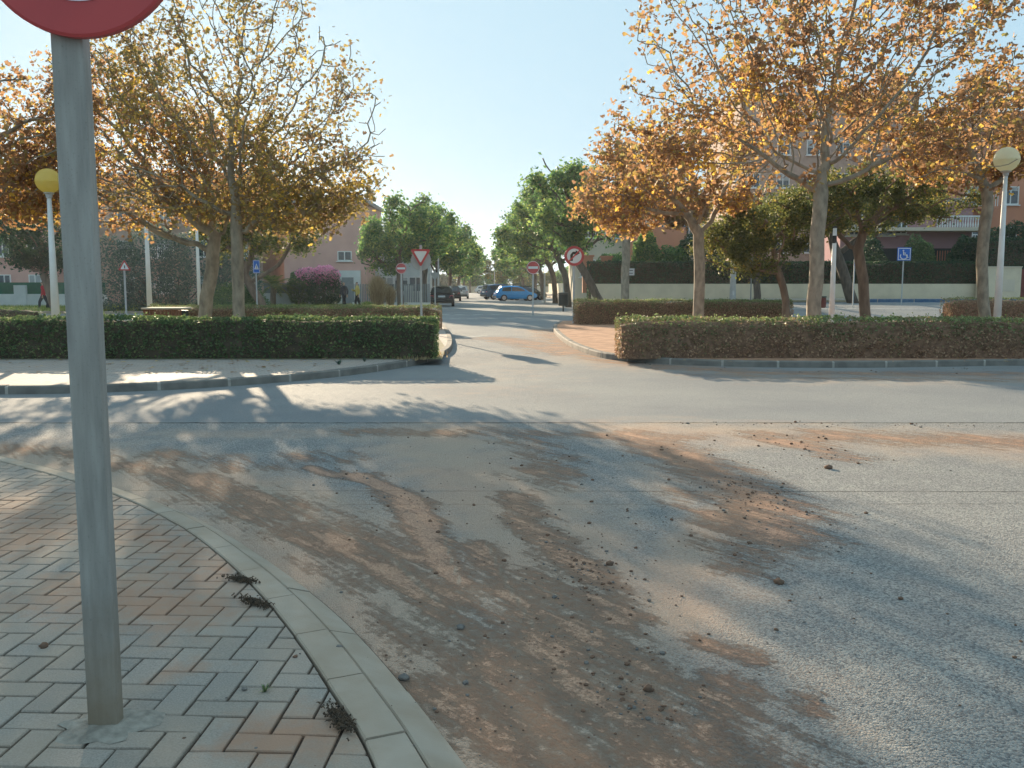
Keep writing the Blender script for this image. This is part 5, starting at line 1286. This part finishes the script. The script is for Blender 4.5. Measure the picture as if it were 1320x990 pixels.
# left background
green(346, 41, 'leaning forked tree with a rough brown trunk and olive crown behind the crossing sign', 2.0, .2, (-1.0, 0), [((-.4, 0, 4.2), (2.3, 2.0, 1.3)), ((1.0, 0, 3.9), (1.7, 1.5, 1.1)), ((-2.0, 0, 3.9), (1.5, 1.3, .9))], 380, 10000, 71, leafm='leaf_feather', bark='bark_mid', name='leaning_tree', group=None, size=.16)
green(72, 46, 'dark green tree hanging over the far left wall behind the lamp', 1.9, .2, (-.5, 0), [((-.6, 0, 4.4), (2.2, 1.8, 1.9)), ((-1.6, 0, 5.0), (1.4, 1.4, 1.3)), ((.4, 0, 3.2), (1.3, 1.2, .9)), ((-1.0, 0, 2.9), (1.2, 1.1, .8))], 420, 12000, 72, leafm='leaf_dark', bark='bark_mid', name='evergreen_tree', group=None, size=.17)
green(-40, 55, 'green tree at the left edge behind the white wall with green mesh', 2.4, .2, (0, 0), [((0, 0, 4.8), (2.6, 2.2, 2.2))], 300, 8000, 73, name='evergreen_tree', group=None, size=.2)

# ------------------------------------------------------------------ shrubs
def bush(name, label, u, y, blobs, leafm, n, size, seed, cat='bush', z0=None, core=True, droop=-.1, top=None):
    x = xat(u, y, .5); z = H(x, y) if z0 is None else z0
    t = thing(name, label, cat, (x, y, z)); g = rng(seed)
    mb = MB()
    for c_, r_ in blobs:
        for k in range(3):
            a = g.uniform(0, 6.28); mb.tube([(c_[0] * .3, c_[1] * .3, 0), (c_[0] * .7 + math.cos(a) * r_[0] * .3, c_[1] + math.sin(a) * r_[1] * .3, c_[2] * .6), (c_[0] + math.cos(a) * r_[0] * .5, c_[1] + math.sin(a) * r_[1] * .5, c_[2])], [.05, .035, .015], n=5)
    mb.build('stems', M['bark_dark'], t)
    tot = sum(r[0] * r[2] + r[1] * r[2] for _, r in blobs); P = []
    for c_, r_ in blobs:
        k = int(n * (r_[0] * r_[2] + r_[1] * r_[2]) / tot)
        p = g.normal(size=(k, 3)); p /= np.linalg.norm(p, axis=1, keepdims=True)
        nz = np.array([mnoise.noise(Vector(q_) * 2.2 + Vector((seed, c_[0], 0))) for q_ in p])
        rad = (1 + nz * .28) * (1 - g.exponential(.10, k))
        q_ = p * rad[:, None] * np.array(r_) + np.array(c_); q_[:, 2] = np.abs(q_[:, 2]); P.append(q_)
    P = np.vstack(P)
    if top:
        zz = P[:, 2] + g.normal(size=len(P)) * .45; s_ = zz > top[0]
        leaves('foliage', P[~s_], size, M[leafm], t, seed, droop=droop); leaves('blossom', P[s_], size, M[top[1]], t, seed + 1, droop=droop)
    else: leaves('foliage', P, size, M[leafm], t, seed, droop=droop)
    return t
bush('tall_shrub', 'huge rounded blue green shrub mass behind the left lamp posts', 218, 50, [((-3.0, 0, 2.0), (2.1, 1.4, 2.2)), ((-.8, 0, 2.3), (2.2, 1.5, 2.4)), ((1.6, 0, 2.2), (2.1, 1.5, 2.3)), ((3.6, 0, 1.8), (1.6, 1.2, 1.9))], 'leaf_blue', 26000, .13, 81)
bush('round_bush', 'low dark green bush right of the leaning plane trunk', 302, 42, [((0, 0, .7), (1.25, 1.0, .9)), ((.8, 0, .6), (.8, .8, .7))], 'leaf_hedge', 9000, .09, 82)
bush('flowering_bush', 'purplish bush topped with pink blossom in front of the salmon house', 415, 62, [((.2, 0, 1.15), (1.25, 1.0, 1.2)), ((.3, 0, 2.1), (1.0, .9, .8)), ((-.9, 0, 2.3), (.9, .7, .45))], 'leaf_dark', 9000, .14, 83, top=(2.1, 'leaf_pink'))
bush('round_bush', 'clipped green bush left of the pink blossom', 383, 63.0, [((0, .8, 1.3), (.85, .7, 1.3))], 'leaf_hedge', 5000, .12, 84)
bush('conifer', 'tall bright green clipped conifer above the wall hedge, left of the middle plane trunk', 834, 57, [((-.1, 0, 2.2), (.95, .8, 2.1))], 'leaf_green', 9000, .14, 85, z0=.6)
bush('garden_shrub', 'loose light green shrub right of the clipped conifer', 862, 56.5, [((0, 0, 1.8), (1.2, .9, 1.5)), ((.6, 0, 2.4), (.6, .6, .9))], 'leaf_green', 7000, .16, 86, z0=.6)
bush('garden_shrub', 'dark shrub rising behind the middle plane tree trunk', 900, 57, [((0, 0, 2.2), (1.7, 1, 2.0))], 'leaf_dark', 8000, .16, 87, z0=.6)
bush('clipped_bush', 'dome shaped dark bush in front of the mauve house', 1180, 56, [((0, 0, 1.9), (1.15, .9, 1.95))], 'leaf_hedge', 8000, .13, 88, z0=.6)
bush('clipped_bush', 'narrower dark bush left of the dome shaped one', 1120, 56, [((0, 0, 1.9), (.9, .8, 2.0))], 'leaf_dark', 6000, .14, 89, z0=.6)
bush('garden_shrub', 'dark shrub with drooping leaves left of the right thin trunk', 1245, 55.6, [((0, 0, 2.1), (1.3, .9, 1.9))], 'leaf_dark', 8000, .17, 90, z0=.6)
bush('garden_shrub', 'dark shrub at the right edge beneath the terracotta building', 1300, 57, [((0, 0, 2.4), (2.2, .9, 2.4))], 'leaf_dark', 9000, .18, 91, z0=.6)
bush('garden_shrub', 'green foliage over the wall behind the leaning street tree', 790, 56.5, [((0, 0, 1.6), (1.5, .9, 1.25))], 'leaf_green', 6000, .15, 92, z0=.6)
for k, (u_, y_, w_, h_, lf) in enumerate([(560, 192, 7, 3.2, 'leaf_dark'), (596, 196, 6, 4.2, 'leaf_feather'), (630, 194, 6, 3.4, 'leaf_green'), (662, 197, 6, 4.4, 'leaf_dark'), (700, 193, 7, 3.6, 'leaf_feather'), (742, 190, 7, 4.6, 'leaf_green')]):
    bush('distant_bush', ['dark bush farthest left behind the pale wall ending the street', 'tall olive bush behind the pale end wall, left of the street axis', 'green bush right in line with the street beyond the end wall', 'tall dark bush beyond the end wall, just right of the street axis', 'olive bush beyond the end wall behind the parked blue cars', 'tall green bush farthest right beyond the pale end wall'][k], u_, y_, [((0, 0, h_ * .5), (w_ * .62, 2.5, h_ * .62)), ((w_ * .3, 0, h_ * .7), (w_ * .35, 2, h_ * .5))], lf, 3500, .5, 200 + k)
# straw coloured grass clump
def blades(name, label, u, y, h, w, n, mat, seed, cat, z0=0.0):
    g = random.Random(seed); x = xat(u, y); mb = MB(); at = []
    for _ in range(n):
        d = g.uniform(0, 6.28); l = h * g.uniform(.65, 1.1); t_ = abs(g.gauss(0, .35)); q0 = Vector((math.cos(d), math.sin(d), 0)); s_ = Vector((-q0.y, q0.x, 0)) * g.uniform(.012, .03)
        b0 = q0 * g.uniform(0, w * .35); m1 = b0 + q0 * w * t_ * .5 + Vector((0, 0, l * .62)); e = b0 + q0 * w * (t_ * 1.3) + Vector((0, 0, l * (1 - t_ * .3)))
        mb.add([b0 - s_, b0 + s_, m1 + s_, m1 - s_, e], [(0, 1, 2, 3), (3, 2, 4)]); r_ = g.random(); at += [r_, r_]
    me = bpy.data.meshes.new(name); me.from_pydata([tuple(p) for p in mb.v], [], mb.f); me.materials.append(M[mat])
    a = me.attributes.new('rnd', 'FLOAT', 'FACE'); a.data.foreach_set('value', at)
    o = obj_link(name, me); o.location = (x, y, z0); return tag(o, label, cat)
blades('pampas_grass', 'tall straw coloured grass clump right of the walker in yellow', 487, 57, 2.1, .95, 1500, 'leaf_straw', 3, 'grass clump', .05)
blades('pampas_grass', 'smaller straw coloured grass clump between the tall one and the no entry sign', 503, 58, 1.5, .6, 700, 'leaf_straw', 4, 'grass clump', .05)
blades('cut_grass_tuft', 'yellow green tuft between the walker in yellow and the tall straw clump', 473, 55.5, .5, .7, 400, 'grass', 5, 'grass clump', .05)
# palm
x = xat(350, 62.5); t = thing('palm', 'small palm with arching fronds left of the clipped bush near the crossing sign', 'palm', (x, 62.9, 0))
mb = MB(); mb.tube([(0, 0, -.1), (0.05, 0, 1.5)], [.22, .17], n=10); mb.build('trunk', M['bark_mid'], t)
g = rng(5); P = []
mbp = MB(); rr = []
for k in range(34):
    a = g.uniform(0, 6.28); el = g.uniform(-.1, 1.2); l = g.uniform(1.3, 1.8); pr = Vector((0.05, 0, 1.5)); d = Vector((math.cos(a) * math.cos(el), math.sin(a) * math.cos(el), math.sin(el)))
    for s_ in range(12):
        d.z -= .09; d.normalize(); q_ = pr + d * l / 12; side = d.cross(Vector((0, 0, 1))).normalized()
        for sg in (-1, 1):
            ll = .32 * math.sin(math.pi * (s_ + 1.5) / 14); e = q_ + side * sg * ll + d * ll * .6 - Vector((0, 0, .06))
            mbp.add([pr, q_, e], [(0, 1, 2)]); rr.append(g.random())
        pr = q_
me = bpy.data.meshes.new('fronds'); me.from_pydata([tuple(p) for p in mbp.v], [], mbp.f); me.materials.append(M['leaf_feather']); a = me.attributes.new('rnd', 'FLOAT', 'FACE'); a.data.foreach_set('value', rr); obj_link('fronds', me, t)
# grass on the verge and weeds in the islands (nobody could count these)
def grass(name, n, region, h, seed, z, mat='grass'):
    g = rng(seed); V_, F_, rr = [], [], []
    x, y = region(g, n); d = g.uniform(0, 6.28, n); hh = h * g.uniform(.4, 1.2, n); ln = g.uniform(.1, .5, n) * hh; w = .012 + h * .03
    dx, dy = np.cos(d), np.sin(d)
    a = np.stack([x - dy * w, y + dx * w, np.full(n, z)], 1); b = np.stack([x + dy * w, y - dx * w, np.full(n, z)], 1); c = np.stack([x + dx * ln, y + dy * ln, z + hh], 1)
    V_ = np.stack([a, b, c], 1).reshape(-1, 3)
    return struct(np_mesh(name, V_, np.arange(3 * n), 3, M[mat], None, g.random(n)), 'stuff')
grass('verge_grass', 26000, lambda g, n: (g.uniform(-34, -9.5, n), g.uniform(49, 63, n)), .22, 1, .05)
grass('island_grass', 9000, lambda g, n: (g.uniform(-20, -3.2, n), g.uniform(20, 34, n)), .09, 2, .115)
grass('corner_grass', 1300, lambda g, n: (g.normal(-1.9, .2, n), g.normal(yl + .45, .4, n)), .07, 3, .115, 'leaf_straw')
# fallen leaves under the trees
g = rng(77); n = 2600
px_ = np.concatenate([g.normal(8.0, 4.5, n // 2), g.normal(-6.5, 3.5, n // 2)]); py_ = np.concatenate([g.normal(21, 4.0, n // 2), g.normal(19, 3.5, n // 2)])
k = (py_ > 14.0) & (np.abs(px_) > 3.2); k &= ~((px_ > 0) & (py_ < 16.2)) ; px_, py_ = px_[k], py_[k]
o = leaves('fallen_leaves', np.stack([px_, py_, np.full(len(px_), .135)], 1), .09, M['leaf_plane'], None, 5, LOBED); o.scale = (1, 1, 1)
v_ = np.zeros(len(o.data.vertices) * 3, dtype=np.float32); o.data.vertices.foreach_get('co', v_); v_ = v_.reshape(-1, 3); v_[:, 2] = .122 + np.abs(v_[:, 2] - .135) * .2; o.data.vertices.foreach_set('co', v_.ravel()); struct(o, 'stuff')

# ------------------------------------------------------------------ people
M['skin'] = pm('skin', (.50, .31, .22), rough=.6); M['hair'] = pm('grey_hair', (.22, .20, .19), rough=.7); M['hair_dark'] = pm('dark_hair', (.03, .025, .02), rough=.6)
def person(u, y, rz, label, top, bottom, hair='hair', z0=.06, step=.12, arm='down', hgt=1.68, vest=None):
    x = xat(u, y); root = thing('person', label, 'person', (x, y, z0), rz)
    k = hgt / 1.7; V_ = []; E = []; Rr = []
    def add(p, r, par=None):
        V_.append((p[0] * k, p[1] * k, p[2] * k)); Rr.append(r * k)
        if par is not None: E.append((par, len(V_) - 1))
        return len(V_) - 1
    # faces -y; pelvis first
    pel = add((0, 0, .93), .14); wst = add((0, 0, 1.08), .125, pel); ch = add((0, .0, 1.28), .150, wst); nk0 = add((0, 0, 1.42), .075, ch); nk = add((0, -.01, 1.49), .055, nk0)
    hd0 = add((0, -.015, 1.55), .085, nk); hd1 = add((0, -.015, 1.62), .095, hd0); add((0, -.005, 1.68), .062, hd1)
    add((0, -.115, 1.585), .016, hd1)
    for s_ in (-1, 1):
        hip = add((s_ * .09, 0, .86), .105, pel); kn = add((s_ * .10, -s_ * step - .02, .48), .066, hip); an = add((s_ * .10, -s_ * step * 1.4 + .03, .09), .042, kn)
        he = add((s_ * .10, -s_ * step * 1.4 + .01, .04), .036, an); add((s_ * .11, -s_ * step * 1.4 - .15, .03), .034, he)
        sh = add((s_ * .18, 0, 1.37), .066, ch)
        if arm == 'fold' or (arm == 'one' and s_ == -1): el = add((s_ * .24, -.06, 1.10), .046, sh); wr = add((s_ * .10, -.24, 1.16), .032, el); dirp = Vector((-s_ * .6, -.5, .2))
        else: el = add((s_ * .25, .02 + s_ * .05, 1.10), .046, sh); wr = add((s_ * .26, -.05 + s_ * .08, .86), .032, el); dirp = Vector((0, -.12, -1))
        dirp.normalize(); w0 = Vector(V_[wr]) / k; pa = w0 + dirp * .07; pal = add(pa, .032, wr)
        sd_ = dirp.cross(Vector((1, 0, 0.3))).normalized()
        for f in range(4):
            b0 = pa + dirp * .035 + sd_ * (f - 1.5) * .02; bb = add(b0, .011, pal); add(b0 + dirp * (.06 - abs(f - 1.3) * .008) + Vector((-s_ * .012, 0, 0)), .008, bb)
        tb = add(pa + sd_ * -.04 + dirp * -.01, .012, pal); add(pa + sd_ * -.055 + dirp * .04, .009, tb)
    me = bpy.data.meshes.new('skeleton'); me.from_pydata(V_, E, []); ob = bpy.data.objects.new('skeleton', me); C.objects.link(ob)
    md = ob.modifiers.new('Skin', 'SKIN'); md.use_smooth_shade = True; md.branch_smoothing = .4
    for i, sv_ in enumerate(me.skin_vertices[0].data): sv_.radius = (Rr[i], Rr[i] * (.72 if i in (0, 1, 2) else 1)); sv_.use_root = (i == 0)
    ob.modifiers.new('Sub', 'SUBSURF').levels = 1
    dg = bpy.context.evaluated_depsgraph_get(); dg.update(); body = bpy.data.meshes.new_from_object(ob.evaluated_get(dg)); bpy.data.objects.remove(ob)
    body.materials.clear(); body.materials.append(M['skin']); body.name = 'body'; obj_link('body', body, root)
    def shell(name, cond, mt, off):
        bm = bmesh.new(); bm.from_mesh(body)
        bmesh.ops.delete(bm, geom=[f for f in bm.faces if not cond(f.calc_center_median() / k)], context='FACES'); bm.normal_update()
        for q_ in bm.verts: q_.co += q_.normal * off
        m2 = bpy.data.meshes.new(name); bm.to_mesh(m2); bm.free(); m2.materials.append(mt); return obj_link(name, m2, root)
    shell('jacket', lambda c: (.86 < c.z < 1.45) and not (abs(c.x) > .15 and c.z < .90) and not (arm == 'fold' and c.y < -.22), top, .022)
    shell('trousers', lambda c: .09 < c.z <= .95 and abs(c.x) < .20, bottom, .018)
    shell('shoes', lambda c: c.z <= .10, M['dark'], .012)
    shell('hair', lambda c: c.z > 1.60 and (c.y > -.06 or c.z > 1.67) and abs(c.x) < .2, M[hair], .014)
    for s_ in (-1, 1):
        mb = MB(); mb.lathe((s_ * .033 * k, -.102 * k, 1.615 * k), [(.002, -.008), (.008, 0), (.002, .008)], n=6); mb.build('eye', M['dark'], root)
        mb = MB(); mb.lathe((s_ * .098 * k, .0, 1.60 * k), [(.004, -.03), (.016, -.01), (.018, .015), (.004, .03)], n=6, sx=.6); mb.build('ear', M['skin'], root)
    mb = MB(); mb.box((0, -.098 * k, 1.555 * k), (.045, .012, .008)); mb.build('mouth', pm('lips', (.35, .14, .12)), root)
    return root
cloth_dark = pm('dark_cloth', (.035, .035, .045), (.05, .05, .06), rough=.9, scale=12); cloth_yel = pm('yellow_cloth', (.58, .44, .10), (.50, .40, .12), rough=.9, scale=12)
cloth_red = pm('red_cloth', (.50, .04, .05), (.40, .03, .04), rough=.9); cloth_blk = pm('black_cloth', (.015, .015, .018), rough=.9)
person(444, 56, R(-40), 'walker in dark jacket and trousers left of the one in yellow', cloth_dark, cloth_blk, 'hair')
person(461, 56.2, R(-70), 'walker in a yellow jacket and black trousers beside the straw grass', cloth_yel, cloth_blk, 'hair_dark', arm='one')
person(57, 53, R(-80), 'walker in a red jacket and dark trousers at the far left behind the hedge', cloth_red, cloth_dark, 'hair_dark', step=.18)
person(65.5, 54, R(100), 'person all in black beside the walker in red', cloth_blk, cloth_blk, 'hair_dark')

# ------------------------------------------------------------------ thin low sun haze
hz = MB(); hz.box((0, 180, 19), (1100, 1560, 42)); hzm = bpy.data.materials.new('haze'); hzm.use_nodes = True; nt = hzm.node_tree
for n_ in list(nt.nodes):
    if n_.type == 'BSDF_PRINCIPLED': nt.nodes.remove(n_)
pvn = nt.nodes.new('ShaderNodeVolumePrincipled'); pvn.inputs['Color'].default_value = (.86, .94, 1, 1); pvn.inputs['Density'].default_value = 0.0003; pvn.inputs['Anisotropy'].default_value = 0.55
nt.links.new(pvn.outputs[0], nt.nodes['Material Output'].inputs['Volume'])
struct(hz.build('haze', hzm), 'stuff')
